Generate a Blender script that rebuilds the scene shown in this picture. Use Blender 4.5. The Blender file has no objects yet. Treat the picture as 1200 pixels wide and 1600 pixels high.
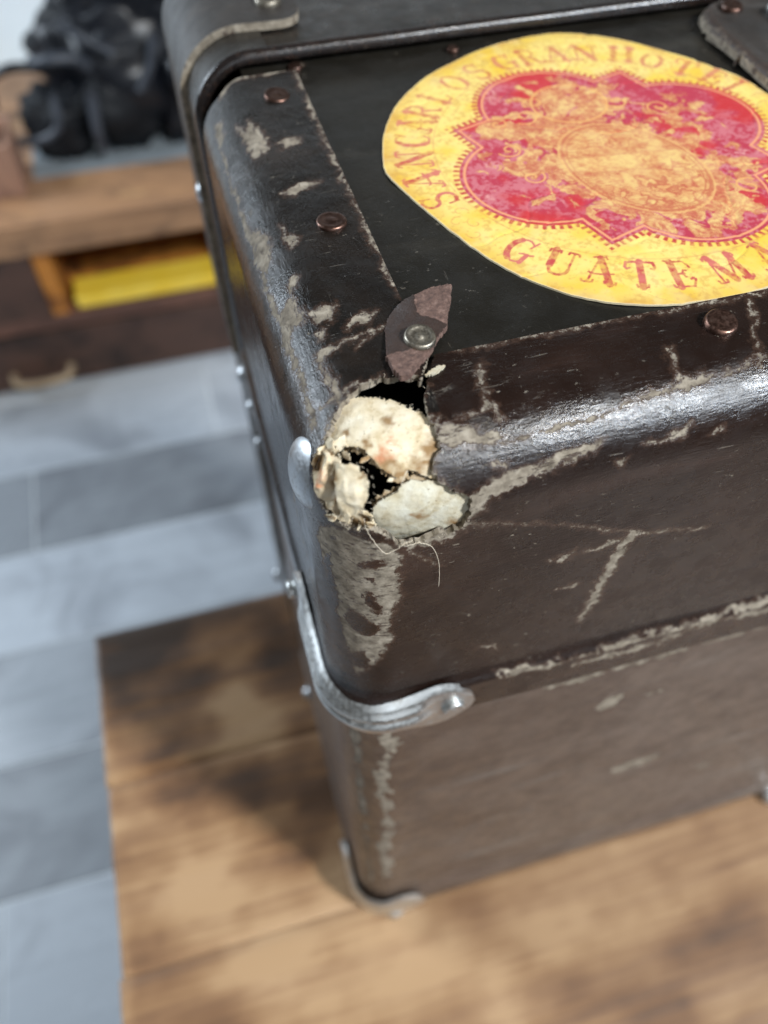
import bpy, math, random
import numpy as np
from mathutils import Vector, Matrix

# ------------------------------------------------------------------ camera, light, exposure
scene = bpy.context.scene
scene.render.engine = 'CYCLES'
scene.cycles.use_denoising = True
scene.cycles.max_bounces = 8
scene.view_settings.view_transform = 'Standard'
scene.view_settings.look = 'None'
scene.view_settings.gamma = 1.0
scene.view_settings.use_curve_mapping = False
scene.view_settings.exposure = 0.0
COL = scene.collection

cam_data = bpy.data.cameras.new('camera')
cam = bpy.data.objects.new('camera', cam_data)
COL.objects.link(cam)
right = Vector((0.96208, -0.27273, -0.00316))
down = Vector((-0.22064, -0.77140, -0.59688))
fwd = right.cross(down)
fwd.normalize()
cam.matrix_world = Matrix(((right.x, -down.x, -fwd.x, 0.0),
                           (right.y, -down.y, -fwd.y, 0.0),
                           (right.z, -down.z, -fwd.z, 1.2),
                           (0, 0, 0, 1)))
cam_data.sensor_fit = 'VERTICAL'
cam_data.sensor_height = 32.0
cam_data.lens = 25.0                       # 1250 px on the 1600 px side
cam_data.clip_start = 0.01
cam_data.clip_end = 50.0
cam_data.dof.use_dof = True
cam_data.dof.focus_distance = 0.157
cam_data.dof.aperture_fstop = 8.6
scene.camera = cam

world = bpy.data.worlds.new('World')
scene.world = world
world.use_nodes = True
wbg = world.node_tree.nodes['Background']
wbg.inputs[0].default_value = (0.63, 0.61, 0.57, 1)
wbg.inputs[1].default_value = 0.14


def lamp(name, loc, target, size, sizey, power, color):
    d = bpy.data.lights.new(name, 'AREA')
    d.shape = 'RECTANGLE'
    d.size = size
    d.size_y = sizey
    d.energy = power
    d.color = color
    o = bpy.data.objects.new(name, d)
    COL.objects.link(o)
    o.location = loc
    v = Vector(target) - Vector(loc)
    o.rotation_euler = v.to_track_quat('-Z', 'Y').to_euler()
    return o


# low sun coming in through the window behind the photographer's right shoulder
lamp('sun_through_window', (1.63, -1.75, 3.4), (0.05, 0.12, 0.95), 0.36, 0.36, 120.0, (1.0, 0.94, 0.83))
# the window panes round it: soft cool daylight
lamp('front_window', (1.35, -1.25, 2.55), (0.05, 0.12, 1.0), 0.46, 0.56, 66.0, (0.64, 0.80, 1.0))
# window on the far left, behind the low bench
lamp('left_window', (-1.9, 1.6, 1.9), (-0.2, 0.5, 0.4), 0.9, 1.1, 70.0, (0.78, 0.89, 1.0))

# unseen fill lamp added behind the camera for highlights on the metal bracket
lamp('added_room_fill', (0.1, -2.6, 1.75), (0.1, 0.1, 1.0), 2.2, 1.3, 17.0, (0.84, 0.92, 1.0))

# ------------------------------------------------------------------ measured outlines
# Millimetres on the suitcase's skin, seen along the diagonal of its top corner (a = x-y, b = x+y+2z directions)
WEAR = {
    'W1': [(-80.1,50.6),(-74.0,49.7),(-76.7,52.9),(-73.9,51.7),(-71.9,51.4),(-67.0,50.0),(-64.1,47.2),(-64.9,44.4),(-67.9,45.1),(-72.8,47.4)],
    'W2': [(-64.5,49.5),(-63.1,50.7),(-60.7,52.2),(-59.3,50.6),(-60.9,48.7)],
    'W2b': [(-88.9,49.4),(-86.2,50.5),(-81.4,47.1),(-80.6,44.0),(-86.2,46.5)],
    'W3': [(-51.5,39.0),(-50.7,41.3),(-50.0,42.9),(-46.2,44.5),(-47.5,42.2),(-48.8,40.1)],
    'W4': [(-62.1,33.1),(-59.6,33.3),(-53.1,30.1),(-49.2,31.0),(-44.0,29.2),(-42.1,26.9),(-41.6,24.0),(-44.7,23.6),(-48.8,25.9),(-54.7,28.6)],
    'W5': [(-39.5,20.6),(-35.6,20.4),(-31.4,18.9),(-31.9,21.6),(-31.0,22.9),(-28.7,21.3),(-25.5,21.1),(-24.5,19.3),(-26.1,17.9),(-25.7,14.7),(-21.9,13.4),(-16.4,10.7),(-12.4,7.7),(-15.1,9.1),(-23.2,12.9),(-30.8,16.5),(-35.5,18.6)],
    'W6': [(-46.5,33.8),(-44.3,33.2),(-42.7,32.2),(-38.8,32.2),(-39.1,30.7),(-42.0,31.3)],
    'W7': [(-25.0,21.0),(-23.5,23.0),(-20.4,23.7),(-19.3,21.6),(-21.8,20.4)],
    'W7b': [(-20.5,18.8),(-19.5,19.7),(-18.1,18.4),(-19.2,17.8)],
    'W8': [(-16.0,21.2),(-16.3,22.8),(-15.8,23.9),(-13.2,25.0),(-13.0,23.2),(-14.7,22.3),(-14.8,21.0)],
    'W9': [(-18.0,15.3),(-17.2,16.9),(-15.6,18.3),(-14.8,16.7),(-15.9,15.4),(-14.1,14.5),(-11.4,13.7),(-7.0,12.0),(-7.7,11.1),(-10.9,12.1),(-14.2,13.9)],
    'W10': [(-30.8,39.4),(-28.1,38.9),(-24.7,37.0),(-20.7,34.8),(-22.3,34.9),(-26.1,36.6)],
    'W11': [(-33.9,23.8),(-33.9,25.9),(-32.1,25.7),(-31.8,24.2),(-32.2,22.8)],
    'F1': [(9.8,13.9),(13.6,14.1),(17.9,14.0),(21.1,14.4),(19.6,12.6),(16.0,11.3),(11.8,10.6)],
    'F2': [(18.4,0.3),(19.6,3.3),(21.6,6.8),(23.9,8.9),(27.3,10.8),(30.6,14.6),(35.7,17.9),(32.9,14.0),(28.7,9.4),(25.0,6.5),(22.4,3.0),(20.8,-0.9),(19.3,-2.7)],
    'F4': [(42.3,29.5),(44.3,31.3),(46.0,33.4),(48.3,31.8),(46.3,30.6),(44.8,28.9)],
    'F4b': [(38.2,35.2),(39.7,35.2),(41.1,33.9),(39.7,33.9)],
    'F7': [(32.4,13.2),(32.8,16.2),(34.8,17.5),(34.6,15.2),(33.2,14.1)],
    'F8': [(38.4,14.1),(39.4,15.4),(40.5,15.4),(39.9,13.4)],
    'F9': [(42.3,18.9),(44.9,20.6),(48.4,24.3),(47.8,21.9),(44.3,19.5)],
    'F10': [(51.9,22.7),(53.7,25.5),(53.8,24.2)],
    'F11': [(20.7,9.5),(22.7,10.2),(22.9,9.1),(21.2,8.8)],
    'S1': [(45.4,-1.5),(47.0,-1.9),(46.0,-9.6),(45.1,-18.2),(44.6,-27.6),(42.7,-33.7),(42.9,-26.9),(43.6,-17.0),(44.4,-8.2)],
    'S2': [(36.5,-21.8),(38.1,-20.0),(40.4,-19.2),(39.1,-20.8)],
    'S3': [(33.5,-12.4),(36.5,-10.1),(37.8,-8.5),(37.5,-9.7),(35.7,-11.8)],
    'S4': [(39.1,-9.1),(42.4,-5.6),(45.0,-4.2),(42.7,-6.8)],
    'CW': [(-4.7,-12.2),(-0.8,-9.8),(4.1,-9.8),(8.7,-10.3),(10.7,-12.6),(10.2,-17.4),(10.9,-24.7),(8.8,-32.9),(9.4,-40.3),(6.8,-49.4),(2.4,-57.1),(0.4,-49.4),(-1.4,-37.4),(-3.2,-26.1),(-5.0,-19.0)],
}
ISLANDS = {
    'I1': [(3.4,-18.1),(5.6,-15.3),(8.2,-14.2),(8.8,-16.2),(6.1,-18.0)],
    'I2': [(4.5,-26.3),(6.0,-24.7),(7.9,-29.2),(7.2,-32.0),(5.0,-29.2)],
    'I3': [(-0.3,-35.9),(1.7,-31.9),(5.2,-33.6),(7.9,-37.0),(5.7,-40.2),(1.9,-39.6)],
    'I4': [(0.5,-49.8),(3.7,-46.1),(5.5,-49.9),(4.6,-54.1),(1.3,-54.0)],
    'I5': [(-4.2,-20.2),(-2.2,-17.9),(-1.8,-25.0),(-0.8,-33.6),(-2.5,-33.8),(-4.0,-26.8)],
    'I6': [(5.7,-20.9),(6.6,-20.2),(6.7,-21.9)],
}
LINES = {
    'edge': ([(-86.6,48.0),(-75.7,41.2),(-62.9,34.1),(-49.9,27.0),(-37.8,20.5),(-29.0,15.9),(-21.1,11.7),(-14.5,8.9),(-9.0,5.9)],0.55),
    'flapend': ([(-91.8,56.3),(-92.3,58.7),(-92.2,61.1),(-87.2,63.9),(-83.3,67.5),(-81.5,68.8)],0.8),
    'seam': ([(-80.6,68.6),(-69.8,62.5),(-49.8,50.8),(-32.8,40.8),(-22.5,35.1),(-9.9,28.6)],0.42),
    'fseam': ([(3.9,23.3),(12.9,28.2),(22.0,33.4),(31.3,38.8),(51.0,49.6)],0.10),
    'f3': ([(10.9,22.6),(12.8,20.5),(15.3,19.0),(17.5,17.8),(19.0,16.5)],0.3),
    'f3b': ([(13.0,15.1),(14.9,16.5),(17.1,18.5)],0.15),
    'f5': ([(21.3,13.3),(26.1,16.9),(30.3,19.4),(35.3,22.9),(38.1,26.4),(43.5,29.3),(49.5,33.9),(55.6,38.4)],0.3),
    'f6': ([(48.5,47.2),(50.9,44.0),(52.0,40.8),(55.2,36.6)],0.25),
    'f6b': ([(39.7,34.8),(41.9,31.9),(43.6,30.1)],0.18),
    'cr': ([(20.2,-3.8),(23.1,-3.1),(26.0,-3.1),(30.8,-2.1),(36.0,-2.0),(47.5,-2.4),(59.1,0.7)],0.13),
    'cr2': ([(11.7,-11.6),(14.0,-13.5),(16.5,-15.4)],0.1),
    'cr3': ([(-11.2,19.4),(-10.4,22.0),(-8.5,25.0)],0.12),
    'cr4': ([(-17.0,16.1),(-14.4,18.4),(-12.0,21.5),(-8.8,24.0)],0.2),
    'lc': ([(-10.3,8.5),(-8.8,10.8),(-7.5,12.9),(-5.9,14.2)],0.3),
    'lc2': ([(-22.4,12.0),(-18.0,10.1),(-13.0,7.4),(-10.1,5.8)],0.35),
    'le': ([(-7.7,-6.1),(-11.5,0.8)],0.1),
    'lv': ([(-22.3,-13.8),(-22.2,-22.0),(-20.0,-28.0),(-15.8,-31.9),(-12.9,-39.6),(-9.0,-43.9)],0.35),
}
HOLE = [(-6.2,4.7),(-6.7,7.6),(-6.6,10.2),(-6.3,12.5),(-5.5,14.0),(-4.2,15.7),(-2.8,16.8),(-0.3,17.8),(2.2,18.6),(4.9,16.9),(7.7,14.2),(10.5,12.3),(12.2,9.8),(12.4,6.8),(12.6,5.3),(14.6,4.1),(17.0,3.2),(19.2,2.4),(19.9,-0.7),(18.8,-4.7),(16.0,-7.0),(13.0,-9.1),(10.5,-10.4),(8.8,-8.0),(5.3,-7.5),(1.9,-8.3),(-0.7,-8.1),(-2.6,-6.6),(-4.0,-3.9),(-5.7,-1.0),(-6.1,2.2)]
CARD_A = [(-9.0,7.0),(-8.6,10.0),(-6.6,12.2),(-3.8,12.9),(0.1,13.7),(5.0,13.6),(8.2,13.4),(13.4,12.6),(15.5,9.0),(15.0,5.6),(13.2,4.3),(11.1,4.5),(10.0,5.0),(8.9,5.1),(8.5,3.1),(7.5,3.1),(5.9,3.8),(4.5,4.3),(3.2,5.2),(1.4,6.1),(-0.5,5.9),(-1.9,5.6),(-4.4,5.0),(-8.0,5.0)]
CARD_B = [(5.6,-3.7),(6.1,-1.7),(7.2,-0.6),(8.4,0.8),(9.0,2.5),(9.9,3.4),(11.9,3.9),(14.1,4.6),(17.3,5.2),(22.2,4.2),(23.6,-1.7),(22.3,-8.8),(17.3,-12.8),(11.0,-15.6),(7.3,-13.9),(6.2,-9.8),(6.0,-7.4)]
LOW = {
    'LB1': [(56.6,-81.7),(58.1,-74.7),(62.2,-71.0),(63.0,-78.7),(59.5,-83.5)],
    'LB2': [(69.2,-74.8),(71.7,-69.5),(73.4,-72.6),(70.5,-75.4)],
    'LB3': [(72.4,-133.6),(82.1,-126.1),(90.1,-120.3),(86.3,-131.1),(76.5,-137.7)],
    'LB4': [(107.7,-144.4),(116.7,-136.0),(113.6,-145.8)],
    'LB5': [(23.7,-43.9),(27.2,-42.9),(28.1,-44.6)],
}
LOW_LINES = {
    'lv1': ([(-1.7,-89.1),(-1.2,-104.8),(-0.8,-128.5),(-0.1,-163.4),(0.1,-210.2),(1.8,-242.3)],1.5),
    'lv2': ([(6.5,-82.0),(8.1,-89.9),(8.8,-98.1),(6.9,-111.9),(6.4,-127.2),(7.4,-144.0),(8.5,-163.5),(6.3,-186.3),(8.0,-212.0),(7.0,-237.3)],2.3),
    'rb1': ([(29.1,-55.1),(38.6,-50.7),(51.3,-43.3),(64.4,-35.4),(74.9,-28.5),(84.3,-22.6)],0.75),
    'rb1b': ([(45.5,-50.2),(58.8,-43.0),(71.4,-32.5),(85.9,-26.0)],0.8),
    'rb2': ([(41.2,-67.0),(55.0,-58.8),(69.0,-49.8),(91.2,-37.1)],0.9),
}
FLAPS = {
    'C1': [(-7.1,0.5),(-6.6,3.1),(-4.3,4.4),(-1.8,3.6),(0.3,1.7),(2.1,-1.1),(3.8,-4.3),(2.9,-7.5),(0.4,-7.5),(-1.7,-6.3),(-3.4,-4.3),(-5.4,-2.1)],
    'C2': [(-2.3,2.8),(-1.1,3.7),(0.8,4.0),(1.6,4.9),(2.4,4.6),(4.4,4.1),(5.9,2.8),(6.5,0.2),(6.0,-2.2),(4.6,-4.0),(3.3,-5.6),(2.3,-4.9),(1.2,-2.7),(-0.5,0.2)],
    'C3': [(-6.2,4.7),(-5.6,6.3),(-4.0,5.9),(-2.6,4.6),(-3.2,3.0),(-4.7,3.5)],
    'C4': [(-4.1,5.6),(-3.0,7.1),(-1.7,6.1),(-2.1,4.2)],
    'C5': [(-1.2,3.9),(-1.5,5.5),(0.0,5.7),(0.4,3.8)],
    'C6': [(0.7,-6.5),(2.5,-4.3),(4.5,-3.2),(6.5,-4.1),(7.3,-6.2),(5.3,-7.8),(2.5,-8.4)],
    'C7': [(3.1,-4.0),(3.7,-2.2),(4.6,-4.0),(4.2,-5.8),(3.3,-5.9)],
}
THREAD_A = [(11.7,-9.9),(13.4,-9.0),(15.1,-9.8),(16.1,-12.9),(16.5,-16.6),(16.6,-21.2)]
THREAD_B = [(5.4,-4.8),(6.1,-7.5),(7.4,-10.3),(8.8,-12.3),(10.2,-11.1),(11.4,-9.3),(12.5,-8.4)]
THREAD_C = [(9.7,3.0),(9.6,4.9),(9.7,5.6)]

# ------------------------------------------------------------------ helpers
X0, Y0, Z0, RAD = 0.010, 0.078, 1.100, 0.014     # outer planes of the near top corner, edge radius
TABLE_Z = 0.745
BEAD_Y = 0.2265
XR = 0.470
CORNER = np.array([X0, Y0, Z0])
E1 = np.array([1, -1, 0]) / 2 ** .5
E2 = np.array([1, 1, 2]) / 6 ** .5
EN = np.array([-1, -1, 1]) / 3 ** .5
rng = np.random.default_rng(7)
random.seed(7)


def hash3(i, j, k, seed):
    h = (i.astype(np.int64) * 374761393 + j.astype(np.int64) * 668265263 + k.astype(np.int64) * 2147483647 + seed * 974711) & 0x7fffffff
    h = ((h ^ (h >> 13)) * 1274126177) & 0x7fffffff
    h = (h ^ (h >> 16)) & 0xffff
    return h / 65535.0


def vnoise(P, seed=0):
    P = np.asarray(P, float)
    if P.shape[1] == 2:
        P = np.column_stack([P, np.zeros(len(P))])
    i = np.floor(P).astype(np.int64)
    f = P - i
    f = f * f * (3 - 2 * f)
    out = 0
    for dx in (0, 1):
        for dy in (0, 1):
            for dz in (0, 1):
                w = (f[:, 0] if dx else 1 - f[:, 0]) * (f[:, 1] if dy else 1 - f[:, 1]) * (f[:, 2] if dz else 1 - f[:, 2])
                out = out + w * hash3(i[:, 0] + dx, i[:, 1] + dy, i[:, 2] + dz, seed)
    return out * 2 - 1


def fbm(P, octaves=4, seed=0):
    P = np.asarray(P, float)
    s = 0
    a = 0.5
    for o in range(octaves):
        s = s + a * vnoise(P * (2 ** o), seed + o * 17)
        a *= 0.5
    return s


def sstep(a, b, x):
    t = np.clip((x - a) / (b - a), 0, 1)
    return t * t * (3 - 2 * t)


def seg_dist(Q, pts):
    d = np.full(len(Q), 1e9)
    for a, b in zip(pts[:-1], pts[1:]):
        a = np.array(a, float)
        b = np.array(b, float)
        ab = b - a
        t = np.clip(((Q - a) @ ab) / max(ab @ ab, 1e-12), 0, 1)
        d = np.minimum(d, np.hypot(*(Q - a - t[:, None] * ab).T))
    return d


def poly_sd(Q, poly):
    """signed distance to a polygon, positive inside"""
    P = np.array(poly, float)
    inside = np.zeros(len(Q), bool)
    x, y = Q[:, 0], Q[:, 1]
    n = len(P)
    for i in range(n):
        a, b = P[i], P[(i + 1) % n]
        c = (a[1] > y) != (b[1] > y)
        with np.errstate(divide='ignore', invalid='ignore'):
            xi = (b[0] - a[0]) * (y - a[1]) / (b[1] - a[1] if b[1] != a[1] else 1e-12) + a[0]
        inside ^= c & (x < xi)
    d = seg_dist(Q, list(P) + [P[0]])
    return np.where(inside, d, -d)


def near(Q, pts, m):
    P = np.array(pts, float)
    lo = P.min(0) - m
    hi = P.max(0) + m
    return np.where(np.all((Q >= lo) & (Q <= hi), axis=1))[0]


def mesh_obj(name, V, F, mat, parent=None, attrs=None, smooth=True, cols=None, flat_from=None):
    me = bpy.data.meshes.new(name)
    me.from_pydata([tuple(v) for v in np.asarray(V, float).tolist()], [], [tuple(f) for f in F])
    if smooth:
        me.polygons.foreach_set('use_smooth', [True] * len(me.polygons))
    for k, a in (attrs or {}).items():
        at = me.attributes.new(k, 'FLOAT', 'POINT')
        at.data.foreach_set('value', np.asarray(a, np.float32))
    if cols is not None:
        at = me.attributes.new('print', 'FLOAT_COLOR', 'POINT')
        c4 = np.column_stack([cols, np.ones(len(cols))]).astype(np.float32)
        at.data.foreach_set('color', c4.ravel())
    me.materials.append(mat)
    me.update()
    o = bpy.data.objects.new(name, me)
    COL.objects.link(o)
    if parent is not None:
        o.parent = parent
        if parent.parent is None:          # parts of a thing: vertices are given in world space
            o.matrix_parent_inverse = Matrix.Translation(parent.location).inverted()
    return o


def thing(name, label, cat, loc=(0, 0, 0), group=None):
    o = bpy.data.objects.new(name, None)
    o.empty_display_size = 0.05
    COL.objects.link(o)
    o.location = loc
    o['label'] = label
    o['category'] = cat
    if group:
        o['group'] = group
    return o


def box_vf(lo, hi, bev=0.0):
    x0, y0, z0 = lo
    x1, y1, z1 = hi
    if bev <= 0:
        V = [(x0, y0, z0), (x1, y0, z0), (x1, y1, z0), (x0, y1, z0), (x0, y0, z1), (x1, y0, z1), (x1, y1, z1), (x0, y1, z1)]
        F = [(0, 3, 2, 1), (4, 5, 6, 7), (0, 1, 5, 4), (1, 2, 6, 5), (2, 3, 7, 6), (3, 0, 4, 7)]
        return V, F
    import bmesh
    bm = bmesh.new()
    bmesh.ops.create_cube(bm, size=1.0)
    for v in bm.verts:
        v.co = Vector(((x0 + x1) / 2 + v.co.x * (x1 - x0), (y0 + y1) / 2 + v.co.y * (y1 - y0), (z0 + z1) / 2 + v.co.z * (z1 - z0)))
    bmesh.ops.bevel(bm, geom=list(bm.edges), offset=bev, segments=3, profile=0.6, affect='EDGES')
    bm.verts.index_update()
    V = [tuple(v.co) for v in bm.verts]
    F = [tuple(v.index for v in f.verts) for f in bm.faces]
    bm.free()
    return V, F


def box(name, lo, hi, mat, parent=None, bev=0.0):
    V, F = box_vf(lo, hi, bev)
    return mesh_obj(name, V, F, mat, parent, smooth=False)


def tube(path, rad, seg=10, closed=False):
    P = np.array(path, float)
    n = len(P)
    rad = np.full(n, rad) if np.isscalar(rad) else np.array(rad)
    T = np.gradient(P, axis=0)
    T /= np.linalg.norm(T, axis=1)[:, None] + 1e-12
    up = np.array([0.31, 0.52, 0.79])
    N = np.cross(T, up)
    N /= np.linalg.norm(N, axis=1)[:, None] + 1e-12
    B = np.cross(T, N)
    V = []
    F = []
    for i in range(n):
        for k in range(seg):
            a = 2 * math.pi * k / seg
            V.append(P[i] + rad[i] * (math.cos(a) * N[i] + math.sin(a) * B[i]))
    for i in range(n - 1):
        for k in range(seg):
            k2 = (k + 1) % seg
            F.append((i * seg + k, i * seg + k2, (i + 1) * seg + k2, (i + 1) * seg + k))
    F.append(tuple(range(seg - 1, -1, -1)))
    F.append(tuple(range((n - 1) * seg, n * seg)))
    return V, F


def smooth_path(pts, m=12):
    P = np.array(pts, float)
    P = np.vstack([2 * P[0] - P[1], P, 2 * P[-1] - P[-2]])
    out = []
    for i in range(1, len(P) - 2):
        for t in np.linspace(0, 1, m, endpoint=False):
            p0, p1, p2, p3 = P[i - 1], P[i], P[i + 1], P[i + 2]
            out.append(0.5 * ((2 * p1) + (-p0 + p2) * t + (2 * p0 - 5 * p1 + 4 * p2 - p3) * t * t + (-p0 + 3 * p1 - 3 * p2 + p3) * t ** 3))
    out.append(P[-2])
    return np.array(out)


def revolve(profile, centre, normal, seg=28, squash=None):
    """profile: list of (radius, height) from rim to the middle"""
    n = Vector(normal).normalized()
    q = n.to_track_quat('Z', 'Y')
    V = []
    F = []
    for (r, h) in profile:
        for k in range(seg):
            a = 2 * math.pi * k / seg
            p = Vector((r * math.cos(a), r * math.sin(a), h))
            V.append(Vector(centre) + q @ p)
    m = len(profile)
    for i in range(m - 1):
        for k in range(seg):
            k2 = (k + 1) % seg
            F.append((i * seg + k, i * seg + k2, (i + 1) * seg + k2, (i + 1) * seg + k))
    F.append(tuple((m - 1) * seg + k for k in range(seg)))
    F.append(tuple(range(seg - 1, -1, -1)))
    return [tuple(v) for v in V], F


# ------------------------------------------------------------------ materials
def new_mat(name):
    m = bpy.data.materials.new(name)
    m.use_nodes = True
    nt = m.node_tree
    return m, nt, nt.nodes, nt.links, nt.nodes['Principled BSDF']


def nd(nt, kind, **kw):
    n = nt.nodes.new(kind)
    for k, v in kw.items():
        if k.startswith('i_'):
            n.inputs[int(k[2:])].default_value = v
        else:
            setattr(n, k, v)
    return n


def coords(nt, scale=(1, 1, 1), rot=(0, 0, 0)):
    g = nt.nodes.new('ShaderNodeNewGeometry')
    mp = nt.nodes.new('ShaderNodeMapping')
    mp.inputs['Scale'].default_value = scale
    mp.inputs['Rotation'].default_value = rot
    nt.links.new(g.outputs['Position'], mp.inputs['Vector'])
    return mp.outputs['Vector']


def noise(nt, vec, scale, detail=4, rough=0.55, dist=0.0):
    n = nt.nodes.new('ShaderNodeTexNoise')
    n.inputs['Scale'].default_value = scale
    n.inputs['Detail'].default_value = detail
    n.inputs['Roughness'].default_value = rough
    n.inputs['Distortion'].default_value = dist
    nt.links.new(vec, n.inputs['Vector'])
    return n.outputs['Fac']


def ramp(nt, fac, stops):
    r = nt.nodes.new('ShaderNodeValToRGB')
    el = r.color_ramp.elements
    while len(el) < len(stops):
        el.new(0.5)
    for e, (p, c) in zip(el, stops):
        e.position = p
        e.color = tuple(c) + (1,) if len(c) == 3 else c
    nt.links.new(fac, r.inputs['Fac'])
    return r.outputs['Color']


def mathn(nt, op, a, b=None, c=None, clamp=False):
    n = nt.nodes.new('ShaderNodeMath')
    n.operation = op
    n.use_clamp = clamp
    for i, v in enumerate((a, b, c)):
        if v is None:
            continue
        if isinstance(v, (int, float)):
            n.inputs[i].default_value = v
        else:
            nt.links.new(v, n.inputs[i])
    return n.outputs[0]


def maprange(nt, v, a, b, c=0.0, d=1.0, smooth=True):
    n = nt.nodes.new('ShaderNodeMapRange')
    n.interpolation_type = 'SMOOTHSTEP' if smooth else 'LINEAR'
    n.inputs[1].default_value = a
    n.inputs[2].default_value = b
    n.inputs[3].default_value = c
    n.inputs[4].default_value = d
    nt.links.new(v, n.inputs[0])
    return n.outputs[0]


def mix(nt, fac, a, b):
    n = nt.nodes.new('ShaderNodeMix')
    n.data_type = 'RGBA'
    for i, v in ((0, fac), (6, a), (7, b)):
        if isinstance(v, (int, float)):
            n.inputs[i].default_value = v
        elif isinstance(v, tuple):
            n.inputs[i].default_value = v + (1,) if len(v) == 3 else v
        else:
            nt.links.new(v, n.inputs[i])
    return n.outputs[2]


def bump(nt, height, strength, dist, normal=None):
    b = nt.nodes.new('ShaderNodeBump')
    b.inputs['Strength'].default_value = strength
    b.inputs['Distance'].default_value = dist
    nt.links.new(height, b.inputs['Height'])
    if normal is not None:
        nt.links.new(normal, b.inputs['Normal'])
    return b.outputs['Normal']


def attr(nt, name):
    a = nt.nodes.new('ShaderNodeAttribute')
    a.attribute_name = name
    return a


def leather(name, crease=(260, 1100, 1100), base=(0.0075, 0.0052, 0.0045), base2=(0.013, 0.0085, 0.007), rough=0.34, crinkle=0.5,
            crack=1.0, spec=0.5, flecks=1.0):
    """worn varnished hide; attribute wear = mm inside a worn patch, rub = how much the spot is rubbed"""
    m, nt, N, L, bs = new_mat(name)
    wear = attr(nt, 'wear').outputs['Fac']
    rub = attr(nt, 'rub').outputs['Fac']
    iso_v = coords(nt)
    cr_v = coords(nt, crease)
    n_fine = noise(nt, iso_v, 2600, 3, 0.6)
    n_mid = noise(nt, iso_v, 700, 4, 0.6)
    n_big = noise(nt, iso_v, 45, 4, 0.6)
    # ragged border of the worn patches
    edge = mathn(nt, 'ADD', wear, mathn(nt, 'MULTIPLY', mathn(nt, 'SUBTRACT', n_mid, 0.5), 2.6))
    edge = mathn(nt, 'ADD', edge, mathn(nt, 'MULTIPLY', mathn(nt, 'SUBTRACT', n_fine, 0.5), 1.3))
    worn = maprange(nt, edge, -0.22, 0.34)
    # specks of varnish still clinging inside the worn patches
    rem = noise(nt, coords(nt, tuple(c * 0.9 for c in crease)), 1.0, 5, 0.68, 0.3)
    worn = mathn(nt, 'MULTIPLY', worn, maprange(nt, rem, 0.57, 0.63, 1.0, 0.12))
    # light hairline cracks along the creases where the hide is rubbed
    cr = noise(nt, cr_v, 1.0, 5, 0.62, 0.4)
    line = mathn(nt, 'ABSOLUTE', mathn(nt, 'SUBTRACT', cr, 0.5))
    gate = noise(nt, iso_v, 130, 3, 0.6)
    gate = maprange(nt, mathn(nt, 'MULTIPLY', gate, mathn(nt, 'ADD', mathn(nt, 'MULTIPLY', rub, 0.55), 0.45)), 0.44, 0.56)
    hair = mathn(nt, 'MULTIPLY', maprange(nt, line, 0.008, 0.030, 1.0, 0.0), gate)
    hair = mathn(nt, 'MULTIPLY', hair, 0.50 * crack)
    # tiny flecks
    fl = noise(nt, coords(nt, (520, 900, 900)), 1.0, 4, 0.7)
    flg = mathn(nt, 'ADD', mathn(nt, 'MULTIPLY', rub, 0.03), fl)
    fleck = mathn(nt, 'MULTIPLY', maprange(nt, flg, 0.655, 0.68), 0.85 * flecks)
    sc1 = noise(nt, coords(nt, (90, 1500, 1500), (0.2, 0.5, 0.35)), 1.0, 3, 0.6)
    sc2 = noise(nt, coords(nt, (1400, 110, 1400), (0.4, 0.2, -0.5)), 1.0, 3, 0.6)
    scr = mathn(nt, 'MAXIMUM', maprange(nt, sc1, 0.70, 0.74), maprange(nt, sc2, 0.71, 0.75))
    clus = maprange(nt, noise(nt, iso_v, 75, 3, 0.6), 0.47, 0.62)
    fleck = mathn(nt, 'MULTIPLY', fleck, clus)
    fleck = mathn(nt, 'MAXIMUM', fleck, mathn(nt, 'MULTIPLY', scr, 0.32 * flecks))
    tot = mathn(nt, 'MAXIMUM', mathn(nt, 'MAXIMUM', worn, hair), fleck)
    dark = mix(nt, maprange(nt, n_big, 0.35, 0.7), base, base2)
    tan_c = ramp(nt, noise(nt, iso_v, 420, 5, 0.65), [(0.28, (0.085, 0.066, 0.046)), (0.48, (0.21, 0.175, 0.13)), (0.62, (0.31, 0.265, 0.205)), (0.78, (0.40, 0.35, 0.28))])
    smear = noise(nt, coords(nt, (14, 60, 75), (0.0, 0.45, 0.0)), 1.0, 5, 0.62, 0.5)
    dark = mix(nt, maprange(nt, smear, 0.52, 0.76, 0.0, 0.40), dark, tuple(min(0.2, c * 3.2 + 0.006) for c in base2))
    # reddish core of the hide showing at the rim of every worn patch
    core = maprange(nt, edge, -1.1, 0.1, 0.0, 0.8)
    dark = mix(nt, core, dark, (0.055, 0.030, 0.020))
    L.new(mix(nt, tot, dark, tan_c), bs.inputs['Base Color'])
    r_d = maprange(nt, noise(nt, iso_v, 160, 4, 0.65), 0.3, 0.75, rough - 0.08, rough + 0.14)
    rr = nt.nodes.new('ShaderNodeMix')
    rr.data_type = 'FLOAT'
    L.new(tot, rr.inputs[0])
    L.new(r_d, rr.inputs[2])
    rr.inputs[3].default_value = 0.85
    L.new(rr.outputs[0], bs.inputs['Roughness'])
    bs.inputs['Specular IOR Level'].default_value = spec
    # relief: creases, grain, worn patches a little sunk
    h = mathn(nt, 'MULTIPLY', noise(nt, coords(nt, tuple(c * 1.25 for c in crease)), 1.0, 5, 0.62, 0.3), 1.0)
    nrm = bump(nt, h, crinkle, 0.00042)
    nrm = bump(nt, n_fine, 0.45, 0.00015, nrm)
    nrm = bump(nt, n_mid, 0.22, 0.0002, nrm)
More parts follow.
